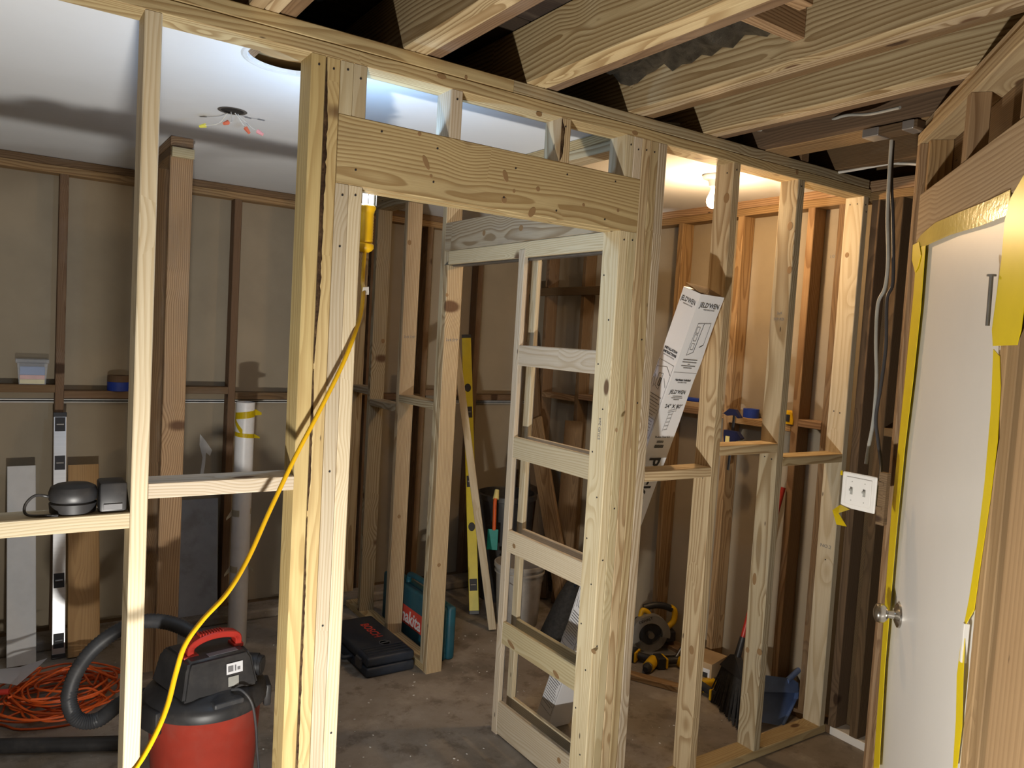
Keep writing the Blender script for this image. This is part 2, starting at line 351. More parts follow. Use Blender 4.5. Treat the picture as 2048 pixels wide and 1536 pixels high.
obj('drywall', ceiling(), CEIL, ceil)
# ---- exposed joists of the near room, sistered with new boards, and boards above
jo = thing('ceiling', (1.0, 1.0, 2.5), 'exposed ceiling joists sistered with new pine under dark subfloor', kind='structure')
for i, x in enumerate((-1.13, -0.725, -0.318, 0.105, 0.512, 0.931, 1.348, 1.764, 2.129)):
    y1 = 2.60
    box('sister_joist', x, x+0.0375, -1.7, y1, 2.50, 2.684, JOISTW, jo)
    box('sister_joist', x+0.0385, x+0.076, -1.7, y1, 2.5005, 2.684, JOISTW if i % 2 else PINE, jo)
    box('joist', x+0.077, x+0.120, -1.75, 4.6, 2.503, 2.684, OLD, jo)
box('joist', 2.435, 2.475, 1.2, 4.6, 2.503, 2.684, OLDD, jo)
box('joist', 2.476, 2.62, -1.7, 4.6, 2.500, 2.54, OLDL, jo)
box('joist', 2.93, 2.975, 0.0, 4.6, 2.503, 2.684, OLD, jo)
box('joist', 2.70, 2.745, 2.02, 4.6, 2.503, 2.684, OLD, jo)
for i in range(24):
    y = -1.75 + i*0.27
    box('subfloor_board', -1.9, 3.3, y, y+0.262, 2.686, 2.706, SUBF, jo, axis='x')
box('rim_joist', 3.296, 3.334, -1.8, 4.74, 2.50, 2.71, OLD, jo); box('rim_joist', -1.9, 3.29, 4.703, 4.74, 2.50, 2.71, OLD, jo)
box('bridging_block', 1.472, 1.762, 1.34, 1.378, 2.55, 2.684, OLDL, jo)
box('bridging_block', 1.472, 1.60, 1.20, 1.24, 2.545, 2.60, OLDL, jo)
bm = bmesh.new(); rr = random.Random(3)
sheet(bm, [[(1.48+0.28*j/7, 1.42+i*0.04, 2.60+rr.uniform(-.018, .018)) for j in range(8)] for i in range(16)], 0.002)
tag(obj('insulation', bm, FOIL, jo, smooth=60), 'crumpled foil insulation')
for i in range(3): box('lath_board', 0.45, 0.588, 2.16+i*0.13, 2.285+i*0.13, 2.535, 2.547, OLDL, jo, axis='x'); box('lath_board', 0.633, 1.0, 2.16+i*0.13, 2.285+i*0.13, 2.535, 2.547, PLY, jo, axis='x')
bm = bmesh.new(); lathe(bm, [(HR+0.001, 2.4895), (HR+0.012, 2.4885), (HR+0.018, 2.4895)], 32, Matrix.Translation((HC[0], HC[1], 0))); 
for f in [f for f in bm.faces if len(f.verts) > 4]: bm.faces.remove(f)
obj('plaster_rim', bm, GYPE, ceil)
# ---- wall_front : the new framed wall with the door opening
YA0, YA1 = 2.02, 2.109
wf = thing('wall_front', (0.83, 2.06, 0), 'new pine stud wall with a framed door opening', kind='structure')
box('top_plate', -1.7, 1.30, YA0, YA1, 2.463, 2.50, PINE, wf); box('top_plate', 1.301, 3.18, YA0, YA1, 2.463, 2.50, GREYP, wf)
box('top_plate', -1.7, 3.196, YA0, YA1, 2.425, 2.462, PINE, wf)
box('sole_plate', -1.7, 0.83, YA0, YA1, 0, 0.038, PINE, wf); box('sole_plate', 1.763, 3.196, YA0, YA1, 0, 0.038, YEL, wf)
def stud(x, z0=0.038, z1=2.425, mat=PINE, name='stud', w=ST, dy=0.0): return box(name, x, x+w, YA0+dy, YA1+dy, z0, z1, mat, wf)
for x in (-1.35, -0.94, -0.533, -0.127): stud(x)
stud(0.279, mat=PALE)
stud(0.674, mat=YEL, w=0.0395); stud(0.7145, mat=YEL, w=0.0385)
stud(0.754, 0.038, 2.104, PALE, 'trimmer_stud', 0.0375); stud(0.792, 0.038, 2.104, PALE, 'trimmer_stud')
stud(0.754, 2.288, 2.425, PALE, 'cripple_stud', 0.0365); stud(0.791, 2.288, 2.425, PALE, 'cripple_stud')
box('header', 0.754, 1.838, YA0, YA0+0.038, 2.104, 2.288, PINE, wf); box('header', 0.754, 1.838, YA1-0.038, YA1, 2.104, 2.288, PINE, wf)
box('header_spacer', 0.76, 1.83, YA0+0.0385, YA1-0.0385, 2.106, 2.286, PLY, wf)
stud(1.089, 2.288, 2.425, PALE, 'cripple_stud'); stud(1.488, 2.288, 2.425, PINE, 'cripple_stud', 0.040)
stud(1.765, 2.288, 2.425, PALE, 'cripple_stud', 0.035); stud(1.801, 2.288, 2.425, PALE, 'cripple_stud', 0.037)
stud(1.763, 0.038, 2.104, PALE, 'trimmer_stud', 0.0375); stud(1.801, 0.038, 2.104, PALE, 'trimmer_stud', 0.0375)
stud(1.839, mat=PINE); stud(1.8775, mat=PINE); stud(1.916, mat=GREYP, w=0.040)
stud(2.303, mat=PINE, w=0.040); stud(2.693, mat=GREYP, w=0.042); stud(3.150, mat=PALE, w=0.036)
box('blocking', -0.089, 0.278, YA0, YA1, 1.210, 1.249, PALE, wf); box('blocking', 0.3175, 0.6735, YA0, YA1, 1.279, 1.318, PALE, wf)
box('blocking', -0.495, -0.127, YA0, YA1, 1.279, 1.318, PINE, wf)
box('blocking', 1.9565, 2.3025, YA0, YA1, 1.229, 1.267, PINE, wf); box('blocking', 2.3435, 2.6925, YA0, YA1, 1.310, 1.349, PINE, wf)
box('blocking', 2.7355, 3.1495, YA0, YA1, 1.252, 1.290, PINE, wf)
# nail heads driven into the visible ends of the framing
nb = bmesh.new(); cyl(nb, (0, 0, 0), (0, -0.0012, 0), 0.0030, n=8); nme = bpy.data.meshes.new('nail'); nb.to_mesh(nme); nb.free(); nme.materials.append(INK)
def nails(pts, parent, rz=0):
    for p in pts:
        o = bpy.data.objects.new('nail', nme); C.objects.link(o); o.location = p; o.rotation_euler = (0, 0, rz); attach(o, parent)
rr = random.Random(5); NP = []
for x, zt in ((0.694, 2.40), (0.734, 2.398), (0.773, 2.405), (0.81, 2.39), (1.108, 2.40), (1.505, 2.40), (1.785, 2.395), (1.82, 2.385), (1.857, 2.39), (1.895, 2.39),
              (0.773, 2.075), (0.81, 2.08), (1.782, 2.075), (1.82, 2.078), (2.32, 2.40), (2.713, 2.40), (3.165, 2.39), (3.172, 2.36)): NP.append((x, YA0, zt))
for i in range(5): NP += [(0.80+i*0.23+rr.uniform(-.03, .03), YA0, 2.135+rr.uniform(-.01, .02)), (0.86+i*0.22+rr.uniform(-.03, .03), YA0, 2.255+rr.uniform(-.02, .01))]
for i in range(6): NP += [(rr.choice((0.772, 0.811)), YA0, 0.35+i*0.3+rr.uniform(-.1, .1)), (rr.choice((1.782, 1.82, 1.895)), YA0, 0.25+i*0.31+rr.uniform(-.1, .1))]
nails(NP, wf)
nails([(1.763, 2.05+0.04*(i % 2), 0.25+i*0.155) for i in range(12)] + [(2.693, 2.045, 1.28), (2.693, 2.08, 1.285), (2.303, 2.06, 1.22), (2.303, 2.05, 2.39), (3.150, 2.05, 1.47), (3.15, 2.08, 1.475), (3.15, 2.06, 0.8), (3.15, 2.05, 2.395), (3.15, 2.085, 2.395)], wf, -PI/2)
# ---- wall_middle : partition running back from the opening
XB0, XB1 = 1.84, 1.929
wm = thing('wall_middle', (1.885, 3.4, 0), 'new stud partition running back to the old wall', kind='structure')
box('top_plate', XB0, XB1, 2.109, 4.60, 2.452, 2.489, PINE, wm); box('top_plate', XB0, XB1, 2.109, 4.60, 2.414, 2.451, GREYP, wm)
box('sole_plate', XB0, XB1, 3.4005, 4.60, 0, 0.038, PINE, wm)
def bstud(y, z0=0.038, z1=2.414, mat=PINE, name='stud', w=ST): return box(name, XB0, XB1, y, y+w, z0, z1, mat, wm)
bstud(3.362, 0.0, 2.055, PINE, 'trimmer_stud', 0.0375); bstud(3.4005, mat=GREYP); bstud(3.835, mat=PINE); bstud(4.225, mat=GREYP); bstud(4.545, mat=PINE)
bstud(2.11, 0.0, 2.414, PALE)
box('blocking', XB0, XB1, 3.4395, 3.8345, 1.335, 1.373, GREYP, wm); box('blocking', XB0, XB1, 3.874, 4.2245, 1.275, 1.313, GREYP, wm); box('blocking', XB0, XB1, 4.264, 4.5445, 1.335, 1.373, GREYP, wm)
# ---- back wall of the old rooms: dark studs against the paper side of the next room's drywall
YW = 4.60
wb = thing('wall_back', (0.8, 4.64, 0), 'old stud wall with drywall paper showing between the studs', kind='structure')
def slab(name, x0, x1, y0, y1, z0, z1, mat, parent): return obj(name, bbox(bmesh.new(), x0, x1, y0, y1, z0, z1), mat, parent)
slab('drywall_sheet', -1.9, 3.29, 4.690, 4.702, 1.262, 2.49, PAPER, wb); slab('drywall_sheet', -1.9, 3.29, 4.690, 4.702, 0.0, 1.243, PAPER, wb)
slab('drywall_edge', -1.9, 3.29, 4.687, 4.6895, 1.252, 1.259, GYPE, wb); slab('drywall_edge', -1.9, 3.29, 4.687, 4.6895, 1.240, 1.246, GYPE, wb)
slab('backing', -1.9, 3.29, 4.7025, 4.71, 0, 2.49, DARK, wb)
box('top_plate', -1.9, 3.2, YW, 4.689, 2.413, 2.451, OLDL, wb); box('top_plate', -1.9, 3.2, YW, 4.689, 2.452, 2.489, OLD, wb)
box('sole_plate', -1.9, 3.2, YW, 4.686, 0, 0.038, OLDD, wb)
bx = [-1.36, -0.95, -0.545, -0.14, 0.268, 0.69, 1.128, 1.54, 1.97, 2.36, 2.76, 3.155]
for x in bx: box('stud', x, x+0.04, YW, 4.686, 0.038, 2.413, OLD, wb)
for i, (a, b) in enumerate(zip(bx[:-1], bx[1:])):
    z = (1.30 if i % 2 else 1.27) if a != -0.14 else 1.30
    box('blocking', a+0.0405, b-0.0005, YW, 4.686, z, z+0.04, OLD, wb)
# ---- right wall
XR = 3.20
wr = thing('wall_right', (3.25, 2.8, 0), 'old right-hand stud wall with tan drywall paper between the studs', kind='structure')
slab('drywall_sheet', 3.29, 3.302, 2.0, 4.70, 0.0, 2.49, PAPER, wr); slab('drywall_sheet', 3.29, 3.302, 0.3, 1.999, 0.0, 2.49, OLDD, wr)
box('top_plate', XR, 3.289, 1.0, 4.60, 2.413, 2.451, OLDL, wr); box('top_plate', XR, 3.289, 1.0, 4.60, 2.452, 2.500, OLDL, wr)
box('sole_plate', XR, 3.289, 2.0, 4.60, 0, 0.038, OLD, wr); box('sole_plate', XR, 3.289, 1.0, 1.999, 0, 0.038, WHITE, wr)
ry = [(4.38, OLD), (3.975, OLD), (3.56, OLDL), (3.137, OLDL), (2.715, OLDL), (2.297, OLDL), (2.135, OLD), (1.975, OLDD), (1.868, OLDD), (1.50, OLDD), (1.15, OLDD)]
for y, m in ry: box('stud', XR, 3.288, y, y+0.038, 0.038, 2.413, m, wr)
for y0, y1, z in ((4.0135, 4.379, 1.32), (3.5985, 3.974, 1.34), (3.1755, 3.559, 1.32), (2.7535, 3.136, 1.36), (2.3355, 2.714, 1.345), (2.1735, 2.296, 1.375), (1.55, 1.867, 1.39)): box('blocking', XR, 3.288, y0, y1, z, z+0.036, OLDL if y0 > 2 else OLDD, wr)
for y, s in ((2.52, '020'), (2.235, '1020')):
    text('lettering', s, 0.022, frame((3.2894, y, 2.19), (0, -1, 0), (0, 0, 1)), GINK, wr, sx=1.3)
# ---- stub of an old wall with a post at its end
ws = thing('wall_stub', (0.66, 4.1, 0), 'short stub of an old wall ending in a worn brown post', kind='structure')
box('post', 0.612, 0.703, 3.60, 3.638, 0.0, 2.409, OLDL, ws); box('stud', 0.612, 0.70, 3.98, 4.018, 0.0, 2.41, OLD, ws)
box('top_plate', 0.612, 0.701, 3.606, 4.60, 2.41, 2.448, OLD, ws); box('top_plate', 0.612, 0.701, 3.602, 4.60, 2.449, 2.488, OLDL, ws)
box('end_block', 0.614, 0.702, 3.575, 3.601, 2.40, 2.44, PALE, ws, axis='x')
# ---- left and rear walls of the near room (outside the picture)
slab('wall_left', -1.912, -1.90, -1.8, 4.71, 0, 2.50, PAPER, None)['kind'] = 'structure'
slab('wall_rear', -1.9, 3.4, -1.812, -1.80, 0, 2.50, PAPER, None)['kind'] = 'structure'
# ---- angled wall with the white door on the right
K = 0.82
DD = Vector((math.sin(YAW+math.radians(14.5)), math.cos(YAW+math.radians(14.5)), 0)); DN = Vector((DD.y, -DD.x, 0))
P0 = PZ(1725, 1536)*K; P0.z = 0
DB = frame(P0, DD, DN)      # local x = along wall (away), local y = z-up x ... see below
DB = Matrix(((DD.x, DN.x, 0, P0.x), (DD.y, DN.y, 0, P0.y), (0, 0, 1, 0), (0, 0, 0, 1)))   # x along, y away from the near room, z up
def PD(x, y, dep=0.0):
    """pixel -> (s, z) on the door wall plane"""
    r = ray(x, y); O = P0 + DN*dep; t = (O-CAMP).dot(DN)/r.dot(DN); P = CAMP + r*t
    return (P-P0).dot(DD), P.z
wd = thing('wall_right', tuple(P0 - DD*0.5), 'angled old wall framing the white door', kind='structure', rot=(0, 0, math.atan2(DD.y, DD.x)))
def dbox(name, s0, s1, d0, d1, z0, z1, mat, axis=None, parent=wd): return box(name, s0, s1, d0, d1, z0, z1, mat, parent, axis, DB)
dbox('top_plate', -2.2, 0.0, 0.0, 0.089, 2.425, 2.463, BLEACH); dbox('top_plate', -2.2, -0.02, 0.012, 0.089, 2.464, 2.50, BLEACH)
dbox('stud', -0.04, 0.0, 0.0, 0.089, 0.0, 2.424, OLDL); dbox('stud', -0.085, -0.048, 0.02, 0.089, 0.0, 2.424, OLDL)
dbox('trimmer_stud', -0.135, -0.094, 0.0, 0.089, 0.0, 2.095, OLDL)
dbox('header', -1.02, -0.094, 0.0, 0.060, 2.096, 2.25, BLEACH)
dbox('trimmer_stud', -0.985, -0.945, 0.0, 0.089, 0.0, 2.095, PLY); dbox('stud', -1.06, -1.022, -0.004, 0.089, 0.0, 2.424, PLY)
for s in (-0.52, -0.93): dbox('cripple_stud', s-0.038, s, 0.0, 0.05, 2.251, 2.424, OLDL)
dbox('backing_panel', -2.2, -0.05, 0.089, 0.099, 2.251, 2.49, OLD, 'x')
dbox('plywood_panel', -2.2, -1.085, 0.0, 0.012, 0.0, 2.424, PLY, 'z'); dbox('furring_strip', -1.083, -1.062, 0.02, 0.06, 0.0, 2.424, OLD)
dbox('door_jamb', -0.149, -0.1355, 0.004, 0.085, 0.0, 2.095, WHITE); dbox('door_jamb', -0.944, -0.927, 0.004, 0.085, 0.0, 2.095, WHITE)
door = thing('door_1', tuple(P0 - DD*0.54), 'white flush door taped all round with yellow tape', kind='structure', rot=(0, 0, math.atan2(DD.y, DD.x)))
M = DB; b = bbox(bmesh.new(), -0.925, -0.150, 0.012, 0.047, 0.012, 2.085, None, 0.003); obj('door_slab', b, DOORW, door, M=M)
s, z = PD(1768, 1216, -0.02)
kx = Matrix.Translation(DB @ Vector((-0.255, 0.012, z))) @ DB.to_3x3().to_4x4() @ Matrix.Rotation(PI/2, 4, 'X')
bm = bmesh.new(); lathe(bm, [(0.001, 0), (0.038, 0), (0.037, 0.006), (0.025, 0.012), (0.013, 0.016), (0.012, 0.036)], 24, kx)
kn = tag(obj('knob', bm, STEEL, door, smooth=40), 'brushed steel door knob')
bm = bmesh.new(); lathe(bm, [(0.012, 0.032), (0.020, 0.036), (0.028, 0.045), (0.030, 0.056), (0.027, 0.066), (0.015, 0.072), (0.001, 0.073)], 24, kx); obj('knob_ball', bm, STEEL, kn, smooth=40)
def tape(name, pix, mat=YELT, d=0.0, t=0.0015, parent=door):
    pts = [PD(x, y, d-0.002) for x, y in pix]
    bm = bmesh.new(); prism(bm, pts, -t, DB @ Matrix(((1, 0, 0, 0), (0, 0, 1, d-0.001), (0, 1, 0, 0), (0, 0, 0, 1))))
    return obj(name, bm, mat, parent)
tape('tape_strip', [(1834, 497), (1851, 490), (1841, 620), (1826, 760), (1809, 900), (1793, 1060), (1782, 1190), (1770, 1330), (1758, 1536), (1747, 1536), (1758, 1380), (1771, 1190), (1784, 1010), (1798, 880), (1816, 700), (1827, 590)])
tape('tape_film', [(1828, 494), (1842, 470), (1870, 446), (1920, 424), (1975, 402), (2020, 380), (2020, 428), (1960, 452), (1900, 470), (1850, 492)], YELF, -0.001)
tape('tape_strip', [(1826, 490), (1838, 484), (1842, 510), (1836, 535), (1830, 545), (1824, 520)], d=-0.003)
tape('tape_strip', [(2022, 395), (2048, 350), (2060, 420), (2055, 560), (2042, 660), (2034, 690), (1986, 692), (1984, 660), (1992, 600), (2003, 520), (2010, 440)], d=-0.003)
tape('tape_strip', [(1987, 698), (1999, 712), (2001, 770), (1995, 880), (1980, 1000), (1962, 1120), (1948, 1220), (1931, 1250), (1929, 1290), (1926, 1360), (1924, 1450), (1914, 1536), (1906, 1536), (1912, 1440), (1914, 1350), (1924, 1270), (1938, 1200), (1956, 1080), (1970, 960), (1982, 820)])
bm = bmesh.new(); bbox(bm, -0.905, -0.894, -0.006, 0.006, PD(1938, 1340)[1], PD(1938, 1252)[1], None, 0.001); h = obj('hinge', bm, WHITE, door, M=DB)
s, zt = PD(1995, 553); s2, zb = PD(1985, 652)
bm = bmesh.new(); cyl(bm, (s, -0.012, zt), (s2, -0.010, zb), 0.0045); cyl(bm, (s, -0.012, zt+0.004), (s, -0.012, zt), 0.010); obj('hinge_pin', bm, DSTEEL, door, M=DB, smooth=40)
# ================================================================ POCKET DOOR FRAME
pf = thing('pocket_door_frame', (1.885, 2.75, 0), 'pale pine pocket door frame with cross slats beside the doorway', 'door frame')
box('header', 1.84, 1.878, 2.149, 3.40, 2.125, 2.262, GREYP, pf); box('header', 1.891, 1.929, 2.149, 3.40, 2.125, 2.262, GREYP, pf)
box('track_casing', 1.842, 1.861, 2.149, 3.361, 2.058, 2.124, PALE, pf); box('track_casing', 1.908, 1.927, 2.149, 3.361, 2.058, 2.124, PALE, pf)
o = box('track', 1.866, 1.903, 2.15, 3.360, 2.050, 2.085, DSTEEL, pf)
for x in (1.838, 1.909):
    box('split_stud', x, x+0.022, 2.70, 2.741, 0.0, 2.09, PALE, pf)
    box('steel_channel', x+0.0225, x+0.0245, 2.702, 2.739, 0.01, 2.05, DSTEEL, pf)
    for z0, z1 in ((0.006, 0.149), (0.404, 0.50), (0.806, 0.899), (1.211, 1.302), (1.604, 1.690)):
        box('slat', x+0.001, x+0.020, 2.149, 2.6995, z0, z1, PALE, pf)
# ================================================================ LAMPS
def lamp(name, typ, loc, power, color, **kw):
    d = bpy.data.lights.new(name, typ); d.energy = power; d.color = color
    for k, v in kw.items(): setattr(d, k, v)
    o = bpy.data.objects.new(name, d); C.objects.link(o); o.location = loc; return o
# work light standing on the floor in front of the new wall (below the picture)
WL = Vector((0.16, 0.85, 0.29))
wl = thing('work_light', (WL.x, WL.y, 0), 'LED work light on a folding floor stand', 'lamp')
aim = Vector((0.42, 0.48, 0.80)).normalized(); q = aim.to_track_quat('Z', 'Y').to_matrix().to_4x4(); q.translation = WL
obj('housing', rbox(-0.11, 0.11, -0.08, 0.08, -0.06, -0.012, 0.01), BLK, wl, M=q); obj('lens', rbox(-0.095, 0.095, -0.065, 0.065, -0.0115, -0.008, 0.001), LENSM, wl, M=q)
bm = bmesh.new()
for s in (-1, 1): tube(bm, [(WL.x+s*0.10, WL.y-0.05, 0.26), (WL.x+s*0.11, WL.y-0.06, 0.06), (WL.x+s*0.11, WL.y-0.05, 0.012), (WL.x+s*0.11, WL.y+0.12, 0.012)], 0.009)
cyl(bm, (WL.x-0.11, WL.y-0.05, 0.012), (WL.x+0.11, WL.y-0.05, 0.012), 0.009); obj('stand', bm, YELP, wl, smooth=50)
l = lamp('work_light_beam', 'AREA', WL + aim*0.004, WORK_LIGHT_W, (1.0, 0.955, 0.88), shape='RECTANGLE', size=0.10, size_y=0.07)
l.rotation_mode = 'QUATERNION'; l.rotation_quaternion = (-aim).to_track_quat('Z', 'Y'); attach(l, wl)
# trouble light hanging behind the header
dl = thing('drop_light', (0.905, 2.165, 1.95), 'yellow hand-held drop light hung from the door header with its long cord', 'lamp')
bm = bmesh.new(); cx, cy = 0.905, 2.165
lathe(bm, [(0.012, 1.945), (0.020, 1.95), (0.026, 1.957), (0.026, 1.968), (0.020, 1.972)] + [(0.0215+0.0012*(i % 2), 1.975+i*0.0045) for i in range(20)] + [(0.024, 2.067), (0.027, 2.072), (0.027, 2.078), (0.022, 2.082)], 20, Matrix.Translation((cx, cy, 0)))
obj('handle', bm, YELP, dl, smooth=50)
bm = bmesh.new(); lathe(bm, [(0.018, 2.0835), (0.021, 2.087), (0.021, 2.235), (0.015, 2.245)], 20, Matrix.Translation((cx, cy, 0))); obj('lit_tube', bm, TUBEM, dl, smooth=50)
bm = bmesh.new()
for i in range(9):
    a = PI*0.75 + PI*1.5*i/8*0 + i*2*PI/9
    cyl(bm, (cx+0.027*math.cos(a), cy+0.027*math.sin(a), 2.082), (cx+0.027*math.cos(a), cy+0.027*math.sin(a), 2.25), 0.0016, n=6)
obj('guard', bm, DSTEEL, dl)
bm = bmesh.new(); tube(bm, [(cx, cy, 2.245), (cx, cy, 2.262), (cx-0.005, cy-0.025, 2.275), (cx-0.01, cy-0.045, 2.268), (cx-0.01, cy-0.054, 2.25)], 0.0025); obj('hook', bm, DSTEEL, dl, smooth=50)
bm = bmesh.new()
cp = [Vector((cx, cy, 1.948)), Vector((cx-0.006, cy-0.01, 1.86)), PY(727, 580, 2.10), PY(722, 625, 2.05), PY(705, 680, 2.00), PY(680, 740, 1.985), PY(640, 820, 1.975), PY(590, 915, 1.96), PY(540, 1020, 1.93), PY(497, 1115, 1.89), PY(455, 1185, 1.85), PY(405, 1240, 1.82), PY(370, 1290, 1.80), PY(352, 1345, 1.78), PY(335, 1410, 1.75), PY(310, 1470, 1.72), PY(275, 1530, 1.69), PY(235, 1570, 1.66), PY(150, 1660, 1.62), PY(20, 1850, 1.55)]
tube(bm, cp, 0.0058, 10); obj('cord', bm, YELP, dl, smooth=60)
bm = bmesh.new(); p = PY(729, 582, 2.09); sheet(bm, [[p+Vector((-0.008, 0, -0.012)), p+Vector((0.016, 0.004, -0.009))], [p+Vector((-0.006, -0.002, 0.010)), p+Vector((0.013, 0.001, 0.013))]], 0.001); obj('warning_tag', bm, WHITE, dl)
l = lamp('drop_light_glow', 'POINT', (cx, cy+0.035, 2.19), DROP_LIGHT_W, (0.38, 0.63, 1.0), shadow_soft_size=0.03); attach(l, dl)
# bulb in a porcelain holder in the small room on the right
bp = PZ(1430, 352, 2.487); bl = thing('ceiling_bulb', tuple(bp), 'bare lit bulb in a white porcelain ceiling holder', 'lamp')
T = Matrix.Translation((bp.x, bp.y, 0))
bm = bmesh.new(); lathe(bm, [(0.052, 2.489), (0.055, 2.482), (0.050, 2.474), (0.030, 2.466), (0.024, 2.452), (0.022, 2.440), (0.018, 2.438)], 24, T); obj('holder', bm, PORC, bl, smooth=40)
bm = bmesh.new(); lathe(bm, [(0.013, 2.437), (0.014, 2.425), (0.020, 2.408), (0.029, 2.388), (0.030, 2.372), (0.024, 2.355), (0.012, 2.346), (0.001, 2.344)], 24, T); obj('bulb', bm, BULBM, bl, smooth=60)
l = lamp('bulb_glow', 'POINT', (bp.x, bp.y, 2.33), BULB_W, (1.0, 0.65, 0.34), shadow_soft_size=0.03); attach(l, bl)
# added fill lamp, unseen behind the camera, brightens the near room
bm = bmesh.new(); lathe(bm, [(0.10, 2.498), (0.105, 2.48), (0.09, 2.45), (0.02, 2.43), (0.001, 2.43)], 24, Matrix.Translation((0.35, -0.9, 0)))
rl = thing('fill_lamp', (0.35, -0.9, 2.45), 'added round fill lamp out of view behind the camera', 'lamp'); obj('fill_diffuser', bm, LENSM, rl, smooth=50)
l = lamp('fill_lamp_glow', 'AREA', (0.35, -0.9, 2.425), FILL_LIGHT_W, (1.0, 0.86, 0.68), shape='DISK', size=0.2); attach(l, rl)
# ================================================================ SMALL PIECES OF THE SETTING
box('ledger_board', 3.181, 3.1995, 3.75, 4.50, 2.022, 2.078, OLDD, wr)
obj('trim_1', rbox(-1.9, 3.19, 4.44, 4.598, 0.0, 0.055, 0.012), CONC)['kind'] = 'structure'
jb = thing('junction_box', (2.5, 1.6, 2.49), 'old metal junction box nailed under the dark joist', 'electrical box')
a, b = PZ(1742, 262, 2.498), PZ(1846, 240, 2.498)
Mj = frame((a.x, a.y, 2.498), (b-a), (0, 0, 1)); Lj = (b-a).length
obj('cover', rbox(0.0, Lj, -0.028, 0.0, -0.03, 0.03, 0.003), OLDD, jb, M=Mj); obj('bracket', rbox(-0.01, 0.05, -0.030, 0.0, -0.034, 0.034, 0.003), ALU, jb, M=Mj); obj('bracket', rbox(Lj-0.05, Lj-0.01, -0.030, 0.0, -0.034, 0.034, 0.003), ALU, jb, M=Mj)
# ================================================================ CABLES AND SWITCH
def cable(name, pts, r, mat, label, group=None):
    bm = bmesh.new(); tube(bm, pts, r, 8); return tag(obj(name, bm, mat, smooth=60), label, 'cable', group)
def CX(x, y, X): return tuple(PX(x, y, X))
cable('power_cable', [CX(1783, 280, 2.60), CX(1779, 340, 2.60), CX(1775, 430, 2.58), CX(1776, 520, 2.56), CX(1770, 575, 2.55), CX(1756, 608, 2.54), CX(1752, 680, 2.52), CX(1753, 760, 2.50), CX(1747, 840, 2.48), CX(1738, 890, 2.46), CX(1732, 928, 2.45)], 0.0065, WIREG, 'pale grey cable hanging from the joists and ending in mid-air')
cable('power_cable', [CX(1786, 282, 2.62), CX(1783, 360, 2.62), CX(1786, 440, 2.60), CX(1787, 520, 2.57), CX(1785, 570, 2.55), CX(1774, 600, 2.53), CX(1772, 690, 2.51), CX(1762, 770, 2.49), CX(1752, 835, 2.475), CX(1756, 880, 2.46), CX(1762, 930, 2.42), CX(1760, 965, 2.36)], 0.0060, WIREB, 'black cable running from the joists down to the switch')
cable('power_cable', [(1.60, 2.35, 2.53), CX(1560, 262, 2.50), CX(1640, 247, 2.46), CX(1690, 231, 2.42), CX(1740, 228, 2.40), CX(1800, 215, 2.36)], 0.0055, WIREG, 'pale cable running through the dark gap beside the last joist')
cable('power_cable', [(2.952, 2.3, 2.50), (2.955, 2.0, 2.496), CX(1775, 328, 2.99), CX(1800, 327, 3.01), CX(1850, 330, 3.02), (3.1, 1.55, 2.46), (3.2, 1.4, 2.452)], 0.006, WIREW, 'short white cable crossing above the right wall plate')
sw = thing('light_switch', (2.33, 1.41, 1.23), 'white double toggle switch plate taped to a stud beside the door', 'switch')
Ms = frame((2.30, 1.409, 1.293), (0, -1, 0), (0, 0, 1))
obj('cover_plate', bbox(bmesh.new(), -0.059, 0.059, -0.058, 0.058, -0.006, 0.0, None, 0.004), WHITE, sw, M=Ms); obj('inner_plate', bbox(bmesh.new(), -0.044, 0.044, -0.044, 0.044, 0.0002, 0.0025, None, 0.002), WHITE, sw, M=Ms)
obj('switch_box', rbox(-0.046, 0.046, -0.048, 0.048, -0.062, -0.0065, 0.004), BLK, sw, M=Ms)
for x in (-0.022, 0.022):
    bm = bmesh.new(); bbox(bm, x-0.004, x+0.004, -0.011, 0.011, 0.0025, 0.0045); bbox(bm, x-0.003, x+0.003, 0.001, 0.008, 0.0045, 0.014, None, 0.001); obj('toggle', bm, WIREG, sw, M=Ms)
    for s in (-1, 1): obj('screw', cyl(bmesh.new(), (x, s*0.030, 0.0026), (x, s*0.030, 0.0032), 0.0018, n=8), WIREG, sw, M=Ms)
bm = bmesh.new(); bbox(bm, 0.0595, 0.085, -0.09, 0.075, -0.030, -0.010); bbox(bm, 0.05, 0.075, 0.033, 0.045, -0.03, -0.008); bbox(bm, 0.05, 0.075, -0.045, -0.033, -0.03, -0.008); obj('mounting_bracket', bm, OLDD, sw, M=Ms)
bm = bmesh.new(); sheet(bm, [[Ms @ Vector(p) for p in r] for r in (((-0.056, -0.052, 0.004), (-0.02, -0.060, 0.006)), ((-0.080, -0.075, 0.008), (-0.052, -0.078, 0.016)), ((-0.060, -0.118, 0.010), (-0.018, -0.114, 0.018)))], 0.001); tag(obj('tape_flap', bm, YELT, sw), 'yellow tape flap')
bm = bmesh.new(); sheet(bm, [[Ms @ Vector(p) for p in r] for r in (((-0.066, 0.058, 0.002), (-0.058, 0.060, 0.004)), ((-0.067, 0.045, 0.002), (-0.057, 0.044, 0.004)))], 0.001); obj('tape_flap', bm, YELT, sw)
